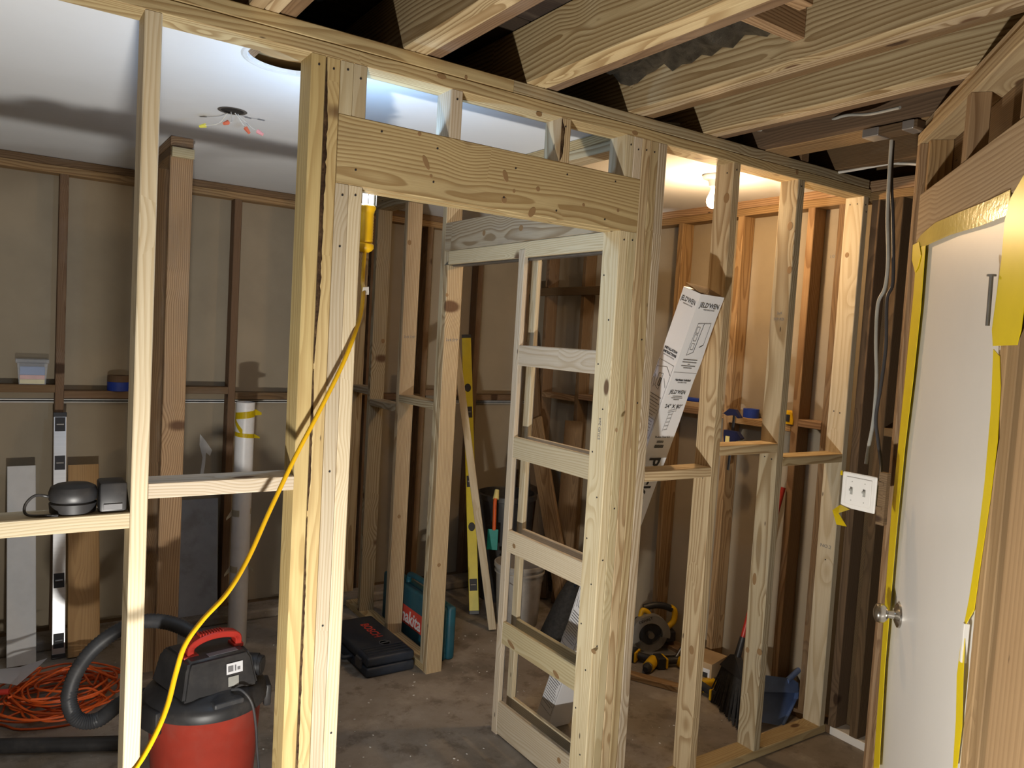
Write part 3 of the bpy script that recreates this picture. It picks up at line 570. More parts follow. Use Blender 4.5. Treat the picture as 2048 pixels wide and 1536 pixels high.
# ================================================================ CEILING WIRES
cw = thing('ceiling_wires', tuple(PZ(462, 222, 2.49)), 'loose wires with coloured wire nuts hanging from a ceiling hole', 'wires')
c0 = PZ(465, 222, 2.489)
bm = bmesh.new(); lathe(bm, [(0.052, 2.4895), (0.052, 2.4885), (0.040, 2.4885), (0.040, 2.4895)], 20, Matrix.Translation((c0.x, c0.y, 0))); obj('box_rim', bm, DSTEEL, cw)
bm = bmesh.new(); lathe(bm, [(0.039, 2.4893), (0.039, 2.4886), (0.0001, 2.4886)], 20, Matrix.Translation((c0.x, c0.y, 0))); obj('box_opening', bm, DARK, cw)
for (x, y, z), (nx, ny, nz), m in (((455, 226, 2.488), (410, 251, 2.445), NUTY), ((462, 224, 2.488), (455, 245, 2.44), COPPER), ((470, 226, 2.488), (492, 257, 2.435), COPPER), ((475, 228, 2.488), (516, 263, 2.43), PINK)):
    A, B = PZ(x, y, z), PZ(nx, ny, nz); mid = (A+B)/2 + Vector((0.01, 0, -0.012))
    bm = bmesh.new(); tube(bm, [A, mid, B], 0.0018, 6); wi = obj('wire', bm, WIREW, cw, smooth=60)
    bm = bmesh.new(); d = (B-mid).normalized(); cyl(bm, B-d*0.002, B+d*0.022, 0.0085, 0.0055, 8); obj('wire_nut', bm, m, wi, smooth=40)
# ================================================================ DOOR KIT CARTON
cb0 = Vector((2.05, 2.62, 0)); ct = PY(1402, 588, 1.96); cu_ = (ct-cb0).normalized(); CL = (ct-cb0).length
e1 = Vector((1, 0, 0)); e1 = (e1-cu_*e1.dot(cu_)).normalized(); e2 = cu_.cross(e1); W1, W2 = 0.126, 0.092
kt = thing('door_kit_carton', tuple(cb0), 'long white door kit carton leaning over the blocking of the new wall', 'carton')
Mc = Matrix((e1, e2, cu_)).transposed().to_4x4(); Mc.translation = cb0
bm = bmesh.new()
rr = random.Random(4)
rings = []
for i in range(25):
    t = i/24; j = lambda: rr.uniform(-0.0022, 0.0022) if 0 < i < 24 else 0
    rings.append([Mc @ Vector((0+j()*0.4, 0+j()*0.4, 0.012+t*(CL-0.012))), Mc @ Vector((W1+j(), 0+j()*0.4, 0.012+t*(CL-0.012))), Mc @ Vector((W1, W2, 0.012+t*(CL-0.012))), Mc @ Vector((0, W2+j(), 0.012+t*(CL-0.012)))])
ring_loft(bm, rings); obj('box', bm, CARD, kt)
bm = bmesh.new(); sheet(bm, [[Mc @ Vector((0.002, 0.004, CL+0.001)), Mc @ Vector((W1-0.002, 0.004, CL+0.001))], [Mc @ Vector((0.004, W2, CL+0.016)), Mc @ Vector((W1-0.004, W2, CL+0.010))]], 0.002); obj('flap', bm, KRAFT, kt)
bm = bmesh.new(); sheet(bm, [[Mc @ Vector((0.001, 0.002, CL+0.004)), Mc @ Vector((0.001, W2-0.004, CL+0.006))], [Mc @ Vector((0.045, 0.006, CL+0.012)), Mc @ Vector((0.045, W2-0.01, CL+0.014))]], 0.002); obj('flap', bm, KRAFT, kt)
FR = Mc @ Matrix(((1, 0, 0, W1/2), (0, 0, -1, -0.0022), (0, 1, 0, CL), (0, 0, 0, 1)))     # front-right face: x right, y up, origin top middle
FL = Mc @ Matrix(((0, 0, -1, -0.0022), (-1, 0, 0, W2/2), (0, 1, 0, CL), (0, 0, 0, 1)))    # front-left face
def at(F, x, y, rot=0): return F @ Matrix.Translation((x, y, 0)) @ Matrix.Rotation(rot, 4, 'Z')
def t_(s, sz, F, x, y, m=INK, rot=0, sx=1.0, b=0.0, sh=0.0): text('lettering', s, sz, at(F, x, y, rot), m, kt, sx=sx, bold=b, shear=sh)
t_("JELD\u2019WEN", 0.026, FR, 0, -0.040, sx=0.86); t_('WINDOWS & DOORS', 0.006, FR, 0.004, -0.056, GINK)
t_("JELD\u2019WEN", 0.026, FL, 0, -0.040, sx=0.64); t_('WINDOWS & DOORS', 0.005, FL, 0.004, -0.056, GINK)
def draw(F, segs, wd=0.0012, m=INK): obj('line_drawing', strokes(bmesh.new(), segs, wd), m, kt, M=F)
def rect(x0, y0, x1, y1): return [(x0, y0, x1, y0), (x1, y0, x1, y1), (x1, y1, x0, y1), (x0, y1, x0, y0)]
dw = [(-0.030, -0.235, -0.026, -0.110), (-0.026, -0.110, 0.040, -0.104), (0.040, -0.104, 0.040, -0.190), (-0.030, -0.235, 0.0, -0.222), (0.0, -0.222, 0.006, -0.107)]
for yy in (-0.135, -0.165, -0.200): dw += rect(-0.022, yy-0.012, -0.008, yy+0.012)
draw(FR, dw); draw(FR, [(0.006, -0.107, 0.0, -0.222), (0.040, -0.190, 0.022, -0.200)], 0.0022)
for i, (yy, wdt) in enumerate(((-0.252, .075), (-0.262, .075), (-0.270, .012), (-0.277, .075), (-0.285, .045))): draw(FR, [(-wdt/2, yy, wdt/2, yy)], 0.0028, GINK)
draw(FR, [(-W1/2, -0.305, W1/2, -0.305)], 0.0010, GINK)
t_('Hardware Included', 0.0125, FR, 0.0, -0.335, b=0.0002, sx=0.85); t_('Quincaillerie incluse', 0.006, FR, 0, -0.345, GINK)
t_("JELD\u2019WEN", 0.022, FR, -0.005, -0.385, sx=0.85)
for yy, wdt in ((-0.402, .05), (-0.409, .06), (-0.416, .03)): draw(FR, [(-wdt/2, yy, wdt/2, yy)], 0.002, GINK)
t_('24" X 80"', 0.022, FR, 0.0, -0.445, sx=1.05)
draw(FR, [(-0.02, -0.462, 0.022, -0.455), (-0.02, -0.470, 0.022, -0.463), (-0.012, -0.47, -0.015, -0.55), (0.008, -0.466, 0.005, -0.54)] + [(-0.012, -0.48-0.016*i, 0.008, -0.477-0.016*i) for i in range(5)], 0.0014, GINK)
t_('Pocket Door 4-6', 0.012, FR, 0.0, -0.575, sx=0.95)
draw(FR, [(-0.02+i*0.004, -0.600, -0.02+i*0.004, -0.590) for i in range(9)], 0.002); draw(FR, [(-0.024+i*0.004, -0.622, -0.024+i*0.004, -0.608) for i in range(12)], 0.0024)
t_('Pocket Door Kit', 0.085, FR, 0.0, -0.95, rot=-PI/2, b=0.001)
t_('INSTALLATION', 0.0125, FL, 0, -0.235, b=0.0004, sx=0.8); t_('INSTRUCTIONS', 0.0125, FL, 0, -0.250, b=0.0004, sx=0.8); t_('Instructions de montage', 0.006, FL, 0, -0.261, GINK)
rr = random.Random(8)
for k in range(5):
    y0 = -0.285 - k*0.34
    draw(FL, rect(-0.040, y0-0.30, 0.040, y0), 0.001)
    draw(FL, [(-0.04, y0-0.03, 0.01, y0-0.015), (0.01, y0-0.015, 0.038, y0-0.04), (-0.02, y0-0.10, -0.018, y0-0.05), (-0.018, y0-0.05, 0.004, y0-0.045), (0.004, y0-0.045, 0.004, y0-0.11), (0.004, y0-0.11, -0.02, y0-0.10), (0.014, y0-0.06, 0.034, y0-0.09), (-0.034, y0-0.06, -0.026, y0-0.11)], 0.0013)
    draw(FL, rect(-0.006, y0-0.095, 0.002, y0-0.065), 0.003)
    for i in range(12):
        yy = y0-0.135-i*0.0125; draw(FL, [(-0.036, yy, 0.036-rr.uniform(0, .014), yy)], 0.0030 if i < 3 else 0.0022, GINK)
# ================================================================ TOOL CASES
bc = thing('tool_case', (1.68, 3.70, 0), 'flat black tool case with red lettering lying on the floor', 'tool case')
M0 = Matrix.Translation((1.55, 3.44, 0))
obj('bottom_shell', rbox(0.0, 0.265, 0.0, 0.55, 0.0, 0.052, 0.014, 3), NAVY, bc, M=M0, smooth=35); obj('lid', rbox(0.002, 0.263, 0.002, 0.548, 0.054, 0.102, 0.014, 3), NAVY, bc, M=M0, smooth=35)
for y in (0.06, 0.42): obj('latch', rbox(-0.012, 0.004, y, y+0.06, 0.030, 0.082, 0.004), DKG, bc, M=M0)
bm = bmesh.new(); tube(bm, [(0.0, 0.19, 0.045), (-0.04, 0.195, 0.045), (-0.05, 0.22, 0.045), (-0.05, 0.32, 0.045), (-0.04, 0.345, 0.045), (0.0, 0.35, 0.045)], 0.011, 8); obj('handle', bm, NAVY, bc, M=M0, smooth=50)
bm = bmesh.new()
for i in range(4): bbox(bm, 0.02, 0.245, 0.03+i*0.028, 0.046+i*0.028, 0.1015, 0.105, None, 0.0015)
obj('lid_ribs', bm, NAVY, bc, M=M0)
text('lettering', 'BOSCH', 0.066, M0 @ Matrix.Translation((0.165, 0.335, 0.1026)) @ Matrix.Rotation(-PI/2, 4, 'Z'), PRINTR, bc, sx=0.95, bold=0.0015)
bm = bmesh.new(); lathe(bm, [(0.026, 0), (0.030, 0), (0.030, 0.0012), (0.026, 0.0012), (0.026, 0)], 24, M0 @ Matrix.Translation((0.165, 0.155, 0.1022))); bbox(bm, 1.55+0.145, 1.55+0.185, 3.44+0.150, 3.44+0.160, 0.102, 0.1034); obj('emblem', bm, GINK, bc)
mk = thing('tool_case', (2.01, 3.8, 0), 'blue-green tool case standing on edge behind the new studs', 'tool case')
obj('shell_half', rbox(1.962, 2.010, 3.46, 4.18, 0.0, 0.285, 0.016, 3), TEAL, mk, smooth=35); obj('shell_half', rbox(2.0115, 2.060, 3.46, 4.18, 0.0, 0.285, 0.016, 3), TEAL, mk, smooth=35)
bm = bmesh.new(); tube(bm, [(2.01, 3.66, 0.27), (2.01, 3.665, 0.31), (2.01, 3.70, 0.335), (2.01, 3.90, 0.335), (2.01, 3.935, 0.31), (2.01, 3.94, 0.27)], 0.016, 8); obj('handle', bm, TEAL, mk, smooth=50)
for y in (3.52, 4.06): obj('latch', rbox(1.985, 2.035, y, y+0.05, 0.270, 0.296, 0.005), TEAL, mk)
Mm = frame((1.9615, 3.80, 0.125), (0, -1, 0), (0, 0, 1))
obj('red_panel', bbox(bmesh.new(), -0.19, 0.17, -0.052, 0.052, 0.0, 0.0008), PRINTR, mk, M=Mm); text('lettering', 'makita', 0.105, Mm @ Matrix.Translation((-0.01, -0.008, 0.0012)), CARD, mk, sx=0.95, bold=0.002, shear=0.15)
# ================================================================ LEVELS AND LEANING TIMBER
def level(name, A, B, W, T, mat, endm, vials, label, side, vm=INK):
    A, B = Vector(A), Vector(B); th = thing(name, tuple(A), label, 'spirit level'); u = (B-A).normalized()
    s = Vector(side); s = (s-u*s.dot(u)).normalized(); n = u.cross(s); M = Matrix((s, n, u)).transposed().to_4x4(); M.translation = A; L = (B-A).length
    if (A + n - CAMP).length > (A - n - CAMP).length: f = -1
    else: f = 1
    obj('bar', rbox(-W/2, W/2, -T/2, T/2, 0.02, L-0.02, 0.002), mat, th, M=M)
    obj('end_cap', rbox(-W/2-0.001, W/2+0.001, -T/2-0.001, T/2+0.001, 0.0, 0.022, 0.002), endm, th, M=M); obj('end_cap', rbox(-W/2-0.001, W/2+0.001, -T/2-0.001, T/2+0.001, L-0.024, L, 0.002), endm, th, M=M)
    for t, k in vials:
        bm = bmesh.new(); z = t*L
        if k == 'o': lathe(bm, [(0.020, 0), (0.021, 0.002), (0.019, 0.004), (0.001, 0.004)], 16, Matrix.Translation((0, f*T/2, z)) @ Matrix.Rotation(-f*PI/2, 4, 'X') @ Matrix.Diagonal((1, 1.3, 1, 1)))
        else: bbox(bm, -W*0.40, W*0.40, f*T/2-0.001, f*T/2+0.0025, z-0.036, z+0.036, None, 0.001)
        v = obj('vial_window', bm, vm, th, M=M)
        if k != 'o':
            bm = bmesh.new(); cyl(bm, (-W*0.28, f*(T/2+0.003), z), (W*0.28, f*(T/2+0.003), z), 0.006, n=8); obj('vial', bm, DSTEEL, v, M=M)
    return th
level('spirit_level', (2.50, 3.99, 0.0), (2.585, 4.42, 1.72), 0.060, 0.026, YELL, BLK, ((0.10, 'x'), (0.30, 'o'), (0.46, 'r'), (0.71, 'r'), (0.80, 'o')), 'tall yellow spirit level leaning in the back corner', (1, -0.6, 0))
level('spirit_level', (0.293, 4.33, 0.0), (0.291, 4.575, 1.20), 0.058, 0.026, ALU, BLK, ((0.07, 'r'), (0.31, 'r'), (0.57, 'r'), (0.79, 'r'), (0.95, 'r')), 'silver spirit level leaning against the back wall stud', (1, 0, 0))
def plank(A, B, W, T, mat, label, side=(1, 0, 0), name='plank'): return tag(lean(name, A, B, W, T, mat, None, side), label, 'plank')
plank((2.456, 3.708, 0.01), (2.325, 4.10, 1.66), 0.045, 0.020, PALE, 'thin pale wooden strip leaning beside the yellow level', (1, -0.7, 0))
plank((0.137, 4.30, 0.005), (0.128, 4.57, 0.93), 0.122, 0.018, WHB, 'white primed board leaning against the back wall')
plank((0.402, 4.30, 0.005), (0.402, 4.57, 0.925), 0.142, 0.020, TANB, 'tan cedar board leaning beside the silver level')
plank((0.985, 4.50, 0.0), (0.985, 4.585, 0.70), 0.21, 0.012, GREYB, 'grey panel offcut leaning on the back wall behind the white pipe')
plank((3.00, 3.70, 0.005), (3.09, 4.30, 1.17), 0.13, 0.02, OLDL, 'broad brown board leaning to the left in the corner', (0.3, -1, 0.4))
plank((3.06, 4.05, 0.005), (3.145, 4.47, 1.70), 0.09, 0.035, OLD, 'long dark board leaning in the corner behind the bucket', (0.4, -1, 0))
plank((3.10, 3.90, 0.005), (3.165, 3.955, 1.20), 0.125, 0.022, OLDD, 'rough grey-brown board propped upright against the right wall stud', (0.6, -1, 0))
plank((2.60, 3.17, 0.015), (2.94, 2.54, 0.015), 0.055, 0.028, OLDL, 'old wooden strip lying on the floor in front of the tools', (0.5, 0.5, 0))
# ================================================================ BIN, BUCKET, PIPE
bn = thing('rubbish_bin', (2.84, 4.22, 0), 'tall black rubbish bin in the back corner', 'bin')
bm = bmesh.new(); T = Matrix.Translation((2.84, 4.21, 0)); lathe(bm, [(0.15, 0.0), (0.155, 0.02), (0.185, 0.66), (0.20, 0.665), (0.20, 0.695), (0.185, 0.70), (0.18, 0.69), (0.145, 0.03), (0.001, 0.03)], 28, T); obj('body', bm, BLK, bn, smooth=40)
bk = thing('bucket', (2.66, 3.77, 0), 'dusty white plastic bucket standing in front of the black bin', 'bucket')
T = Matrix.Translation((2.665, 3.765, 0)); bm = bmesh.new()
lathe(bm, [(0.120, 0.0), (0.125, 0.008), (0.142, 0.315), (0.152, 0.317), (0.152, 0.326), (0.144, 0.33), (0.145, 0.348), (0.156, 0.350), (0.156, 0.372), (0.148, 0.374), (0.146, 0.365), (0.122, 0.015), (0.001, 0.015)], 32, T); obj('body', bm, BUCK, bk, smooth=40)
bm = bmesh.new(); tube(bm, [(2.665+0.15*math.cos(a), 3.765+0.15*math.sin(a)-0.02*math.sin(a*1), 0.335-0.09*abs(math.sin(a))) for a in [PI*1.05+i*PI*0.9/8 for i in range(9)]], 0.003, 6, 4); obj('bail_handle', bm, DSTEEL, bk, smooth=60)
br = thing('scraper', tuple(PY(990, 1030, 3.98)), 'orange-handled scraper with a teal blade hanging on the black bin', 'scraper')
A, B = PY(990, 1003, 4.0), PY(988, 1060, 3.985)
bm = bmesh.new(); tube(bm, [A+Vector((0.02, 0.02, 0.03)), A, (A+B)/2, B], 0.012, 8, 4); obj('handle', bm, ORANGE, br, smooth=60)
bm = bmesh.new(); cyl(bm, A+Vector((0.012, 0.01, 0.012)), A+Vector((0.03, 0.03, 0.065)), 0.020, 0.014, 10); obj('grip', bm, YELC, br, smooth=40)
c = PY(985, 1078, 3.985); obj('blade', rbox(-0.033, 0.033, -0.002, 0.002, -0.068, 0.062, 0.0015), TEALC, br, M=frame(c, (0.83, -0.56, 0), (0.56, 0.83, 0)))
pp = thing('pipe', (1.10, 4.135, 0), 'white plastic drain pipe standing upright with yellow tape round its top', 'pipe')
T = Matrix.Translation((1.105, 4.135, 0)); bm = bmesh.new(); lathe(bm, [(0.046, 0.0), (0.048, 0.004), (0.048, 1.300), (0.044, 1.302), (0.044, 1.25), (0.001, 1.25)], 28, T); obj('tube', bm, PVC, pp, smooth=40)
def wrap(z0, slope, a0, a1, w, mat, tail=None):
    rows = []
    for i in range(15):
        a = a0+(a1-a0)*i/14; z = z0+slope*i/14; rows.append([(1.105+0.0492*math.cos(a), 4.135+0.0492*math.sin(a), z), (1.105+0.0492*math.cos(a), 4.135+0.0492*math.sin(a), z+w)])
    if tail:
        p = Vector(rows[-1][0]); rows.append([p+Vector(tail), p+Vector(tail)+Vector((0, 0, w*0.35))])
    obj('tape', sheet(bmesh.new(), rows, 0.0012), mat, pp)
wrap(1.21, 0.02, PI*0.95, PI*2.0, 0.035, YELT, (0.03, -0.02, 0.005)); wrap(1.20, -0.07, PI*0.95, PI*1.35, 0.03, YELT); wrap(1.125, -0.015, PI*1.0, PI*2.0, 0.022, YELT, (0.025, -0.02, 0.0))
for z in (0.70, 0.40): wrap(z, 0.0, PI*1.35, PI*1.0, 0.035, MASK, (-0.03, -0.01, -0.02)); wrap(z+0.01, 0.0, PI*1.75, PI*2.02, 0.03, MASK, (0.02, -0.01, -0.02) if z < .5 else None)
# ================================================================ LEFT SHELF THINGS
sd = thing('orbital_sander', (0.19, 2.06, 1.249), 'black electric sander lying on the blocking beside the near stud', 'sander')
T = Matrix.Translation((0.162, 2.062, 1.2495)) @ Matrix.Diagonal((1, 0.86, 1, 1)); bm = bmesh.new()
lathe(bm, [(0.040, 0.0), (0.048, 0.003), (0.050, 0.024), (0.046, 0.028), (0.050, 0.032), (0.051, 0.050), (0.047, 0.062), (0.036, 0.068), (0.001, 0.070)], 28, T); obj('disc_head', bm, BLK, sd, smooth=40)
obj('dust_box', rbox(0.2135, 0.272, 2.024, 2.098, 1.2525, 1.322, 0.006), BLK, sd, smooth=35); obj('side_panel', rbox(0.222, 0.262, 2.0215, 2.0235, 1.258, 1.272, 0.001), GINK, sd)
bm = bmesh.new(); tube(bm, [(0.115, 2.06, 1.29), (0.085, 2.055, 1.295), (0.066, 2.05, 1.275), (0.07, 2.04, 1.255), (0.11, 2.03, 1.2525), (0.13, 2.025, 1.2525)], 0.0032, 6); obj('power_cord', bm, BLK, sd, smooth=60)
bx_ = thing('plastic_tub', (0.168, 4.64, 1.34), 'clear plastic tub of coloured bits on the back wall blocking', 'container')
bm = bmesh.new(); ring_loft(bm, [[(0.168+sx*w, 4.642+sy*d, z) for sx, sy in ((-1, -1), (1, -1), (1, 1), (-1, 1))] for w, d, z in ((0.058, 0.035, 1.3405), (0.066, 0.040, 1.448))]); obj('tub', bm, CLEARP, bx_)
obj('lid', rbox(0.094, 0.240, 4.600, 4.684, 1.4485, 1.468, 0.003), CLEARP, bx_)
for n_, z0, z1, m in (('contents', 1.343, 1.366, YELC), ('contents', 1.3665, 1.388, PINKC), ('contents', 1.3885, 1.43, CYAN)): obj(n_, rbox(0.113, 0.222, 4.612, 4.672, z0, z1, 0.002), m, bx_)
tr = thing('tape_roll', (0.565, 4.64, 1.31), 'roll of blue tape lying on the back wall blocking by the stub wall', 'tape roll')
T = Matrix.Translation((0.565, 4.642, 1.3105)); bm = bmesh.new(); lathe(bm, [(0.030, 0), (0.055, 0), (0.055, 0.048), (0.030, 0.048), (0.030, 0)], 28, T); obj('tape', bm, BLUET, tr, smooth=40)
bm = bmesh.new(); lathe(bm, [(0.055, 0.0485), (0.054, 0.082), (0.030, 0.082), (0.030, 0.0485)], 28, T); obj('brown_tape', bm, BROWNC, tr, smooth=40)
# ================================================================ SHOP VACUUM
vx, vy = 0.625, 2.70
vc = thing('shop_vacuum', (vx, vy, 0), 'red drum wet-dry shop vacuum with black lid behind the near stud', 'vacuum')
T = Matrix.Translation((vx, vy, 0)); bm = bmesh.new(); lathe(bm, [(0.135, 0.045), (0.150, 0.05), (0.160, 0.08), (0.182, 0.43), (0.186, 0.435), (0.186, 0.448), (0.001, 0.448)], 40, T); obj('drum', bm, RED, vc, smooth=40)
bm = bmesh.new(); lathe(bm, [(0.190, 0.425), (0.200, 0.430), (0.202, 0.455), (0.192, 0.470), (0.165, 0.482), (0.135, 0.492), (0.12, 0.50), (0.001, 0.50)], 40, T); lid = obj('lid', bm, BLK, vc, smooth=40)
R = T @ Matrix.Rotation(math.radians(10), 4, 'Z')
bm = bmesh.new(); b0 = [(-0.105, -0.105), (0.105, -0.105), (0.12, 0.09), (-0.12, 0.09)]
ring_loft(bm, [[R @ Vector((x*k, y*k, z)) for x, y in b0] for k, z in ((1.22, 0.486), (1.14, 0.53), (1.04, 0.590), (0.92, 0.606))])
bmesh.ops.bevel(bm, geom=bm.edges[:], offset=0.009, segments=2, affect='EDGES'); obj('motor_head', bm, BLK, vc, smooth=35)
bm = bmesh.new()
hp = [(-0.075, -0.03, 0.600), (-0.073, -0.03, 0.632), (-0.045, -0.03, 0.650), (0.0, -0.03, 0.658), (0.05, -0.03, 0.654), (0.085, -0.03, 0.640), (0.088, -0.03, 0.606)]
P = smoothpath([R @ Vector(p) for p in hp], 6); sd_ = (R.to_3x3() @ Vector((0, 1, 0))); rings = []
for i, p in enumerate(P):
    t = (P[min(i+1, len(P)-1)]-P[max(i-1, 0)]).normalized(); n = t.cross(sd_).normalized(); rings.append([p+sd_*0.020+n*0.011, p+sd_*0.020-n*0.011, p-sd_*0.020-n*0.011, p-sd_*0.020+n*0.011])
ring_loft(bm, rings); bmesh.ops.bevel(bm, geom=bm.edges[:], offset=0.003, segments=1, affect='EDGES'); bbox(bm, -0.10, -0.05, -0.055, 0.0, 0.598, 0.609, R, 0.003); bbox(bm, 0.07, 0.105, -0.052, 0.0, 0.600, 0.614, R, 0.003)
hd = obj('handle', bm, REDH, vc); bm = bmesh.new()
for i in range(9): bbox(bm, -0.045+i*0.0095, -0.041+i*0.0095, -0.045, -0.015, 0.662, 0.672, R)
obj('grip_ribs', bm, REDH, hd)
fm = R @ frame((0.045, -0.1175, 0.562), (1, 0.0, 0), (0, 0.10, 1))
obj('label', rbox(-0.028, 0.028, -0.018, 0.018, 0.0, 0.0012, 0.0005), CARD, vc, M=fm); obj('label_print', bbox(bbox(bbox(bmesh.new(), -0.023, -0.005, -0.010, 0.010, 0.0012, 0.0016), 0.0, 0.005, -0.010, 0.010, 0.0012, 0.0016), 0.009, 0.019, -0.009, 0.002, 0.0012, 0.0016), GINK, vc, M=fm)
fm2 = R @ frame((0.040, -0.1235, 0.520), (1, 0.0, 0), (0, 0.10, 1)); obj('label', rbox(-0.018, 0.018, -0.016, 0.016, 0.0, 0.0012, 0.0005), WIREG, vc, M=fm2)
fm3 = R @ Matrix.Translation((0.02, -0.072, 0.6065)); obj('label', rbox(-0.05, 0.05, -0.014, 0.014, 0.0, 0.001, 0.0004), GINK, vc, M=fm3)
bm = bmesh.new(); cyl(bm, R @ Vector((0.135, -0.06, 0.530)), R @ Vector((0.160, -0.085, 0.530)), 0.036, 0.034, 18); cyl(bm, R @ Vector((0.08, -0.02, 0.530)), R @ Vector((0.150, -0.075, 0.530)), 0.044, 0.040, 18); obj('blower_port', bm, BLK, vc, smooth=40)
bm = bmesh.new(); cyl(bm, R @ Vector((0.158, -0.083, 0.530)), R @ Vector((0.1615, -0.0865, 0.530)), 0.026, 0.026, 18); obj('port_opening', bm, DARK, vc)
for a in (-2.75, -0.15, 1.4): 
    L_ = T @ Matrix.Rotation(a, 4, 'Z'); bm = bmesh.new(); bbox(bm, 0.186, 0.212, -0.045, 0.045, 0.385, 0.462, L_, 0.008); obj('latch', bm, BLK, vc, smooth=35)
bm = bmesh.new(); bbox(bm, -0.05, 0.05, -0.190, -0.150, 0.468, 0.486, R, 0.006); obj('lid_rib', bm, DKG, vc)
bm = bmesh.new()
for k in range(3):
    L_ = T @ Matrix.Rotation(0.6+k*2.094, 4, 'Z'); bbox(bm, 0.10, 0.20, -0.035, 0.035, 0.035, 0.06, L_, 0.008); cyl(bm, L_ @ Vector((0.17, -0.02, 0.022)), L_ @ Vector((0.17, 0.02, 0.022)), 0.022, n=14)
obj('caster_base', bm, BLK, vc, smooth=35)
bm = bmesh.new(); tube(bm, [R @ Vector((0.03, -0.135, 0.497)), R @ Vector((0.05, -0.165, 0.50)), R @ Vector((0.075, -0.19, 0.46)), R @ Vector((0.09, -0.195, 0.38)), R @ Vector((0.10, -0.195, 0.28)), R @ Vector((0.115, -0.205, 0.15)), R @ Vector((0.13, -0.25, 0.02)), R @ Vector((0.05, -0.33, 0.008))], 0.0045, 8); obj('power_cord', bm, DKG, vc, smooth=60)
bm = bmesh.new()
hz = [(vx-0.02, vy+0.13, 0.50), PY(415, 1288, 2.90), PY(378, 1262, 2.95), PY(335, 1245, 3.0), PY(285, 1243, 3.04), PY(235, 1262, 3.06), PY(185, 1300, 3.06), PY(150, 1350, 3.04), PY(138, 1400, 3.02), PY(155, 1438, 3.0), PY(195, 1440, 2.98), PY(240, 1408, 2.94), PY(290, 1390, 2.86)]
tube(bm, hz, 0.026, 12, 16, rad=lambda i, n: 0.0275 if i % 2 else 0.0245); obj('hose', bm, DKG, vc, smooth=60)
wa = tag(obj('vacuum_wand', tube(bmesh.new(), [(-0.35, 3.66, 0.028), (0.05, 3.47, 0.028), (0.46, 3.28, 0.028)], 0.028, 14, 4), BLK, smooth=50), 'black vacuum wand lying on the floor behind the near stud', 'vacuum wand')
# ================================================================ ORANGE CORD, PAPER
bm = bmesh.new(); rr = random.Random(12); pts = []
for k in range(15):
    cxk, cyk = 0.28+rr.uniform(-.06, .06), 3.82+rr.uniform(-.07, .07); ra, rb = rr.uniform(.10, .25), rr.uniform(.12, .24); ph = rr.uniform(0, 6.28)
    for j in range(9):
        a = ph + j*2*PI/9; pts.append((cxk+ra*math.cos(a)+rr.uniform(-.022, .022), cyk+rb*math.sin(a)+rr.uniform(-.022, .022), 0.007+0.005*k+0.028*rr.random()))
pts += [(0.45, 3.62, 0.02), (0.30, 3.58, 0.006), (0.12, 3.62, 0.006), (0.02, 3.72, 0.006), (-0.25, 3.78, 0.006), (-0.6, 3.7, 0.006)]
tube(bm, pts, 0.0050, 6, 5)
oc = tag(obj('extension_cord', bm, ORANGE, smooth=60), 'tangled orange extension cord heaped on the floor at the left', 'cord')
bm = bmesh.new(); sheet(bm, [[PZ(x, y, z) for x, y, z in r] for r in (((-60, 1345, .14), (0, 1338, .145), (40, 1334, .15), (95, 1316, .17)), ((-60, 1360, .135), (0, 1352, .14), (38, 1350, .145), (70, 1340, .155)), ((-60, 1368, .13), (0, 1366, .13), (20, 1368, .135), (34, 1371, .14)))], 0.0012)
tag(obj('paper_sheet', bm, CARD), 'white paper sheet lying on the cord heap', 'paper')
pk = thing('tool_pouch', tuple(PZ(5, 1400)), 'dark tool pouch with a red handle at the left edge', 'pouch'); p = PZ(-40, 1400)
obj('pouch', rbox(p.x-0.18, p.x+0.06, p.y-0.02, p.y+0.16, 0.0, 0.11, 0.03, 3), BLK, pk, smooth=40)
bm = bmesh.new(); a = PZ(-30, 1386, 0.112); b = PZ(18, 1383, 0.112); cyl(bm, a, b, 0.012, n=10); obj('handle', bm, REDH, pk, smooth=40)
# ================================================================ RIGHT ROOM TOOLS
VX = Vector((0.83, -0.557, 0)); VY = Vector((0.557, 0.83, 0))
def vframe(p, ang=0, tilt=0): return Matrix(((VX.x, VY.x, 0, p[0]), (VX.y, VY.y, 0, p[1]), (0, 0, 1, p[2]), (0, 0, 0, 1))) @ Matrix.Rotation(ang, 4, 'Z') @ Matrix.Rotation(tilt, 4, 'X')
FACE = Matrix.Rotation(PI/2, 4, 'X')   # local XY outline -> stands upright, faces the viewer
cs = thing('circular_saw', (2.98, 2.98, 0), 'yellow and black circular saw on the floor by the old strip', 'circular saw'); _p = PZ(1303, 1277, 0.115); _p = _p + VY*0.09; F = vframe((_p.x, _p.y, 0), 0.12)
obj('shoe', rbox(-0.15, 0.15, -0.07, 0.09, 0.012, 0.017, 0.001), ALU, cs, M=F)
def arc(cx, cy, r, a0, a1, n=20): return [(cx+r*math.cos(a0+(a1-a0)*i/n), cy+r*math.sin(a0+(a1-a0)*i/n)) for i in range(n+1)]
cz = 0.115
bm = bmesh.new(); prism(bm, arc(0, cz, 0.112, -0.15, PI+0.5) + arc(0, cz, 0.068, PI+0.5, -0.15), 0.045, F @ FACE); obj('upper_guard', bm, GREYM, cs, smooth=35)
bm = bmesh.new(); prism(bm, arc(0, cz, 0.070, 0, 2*PI, 40)[:-1], 0.01, F @ Matrix.Translation((0, 0.0, 0)) @ FACE); obj('blade_cover', bm, DKG, cs)
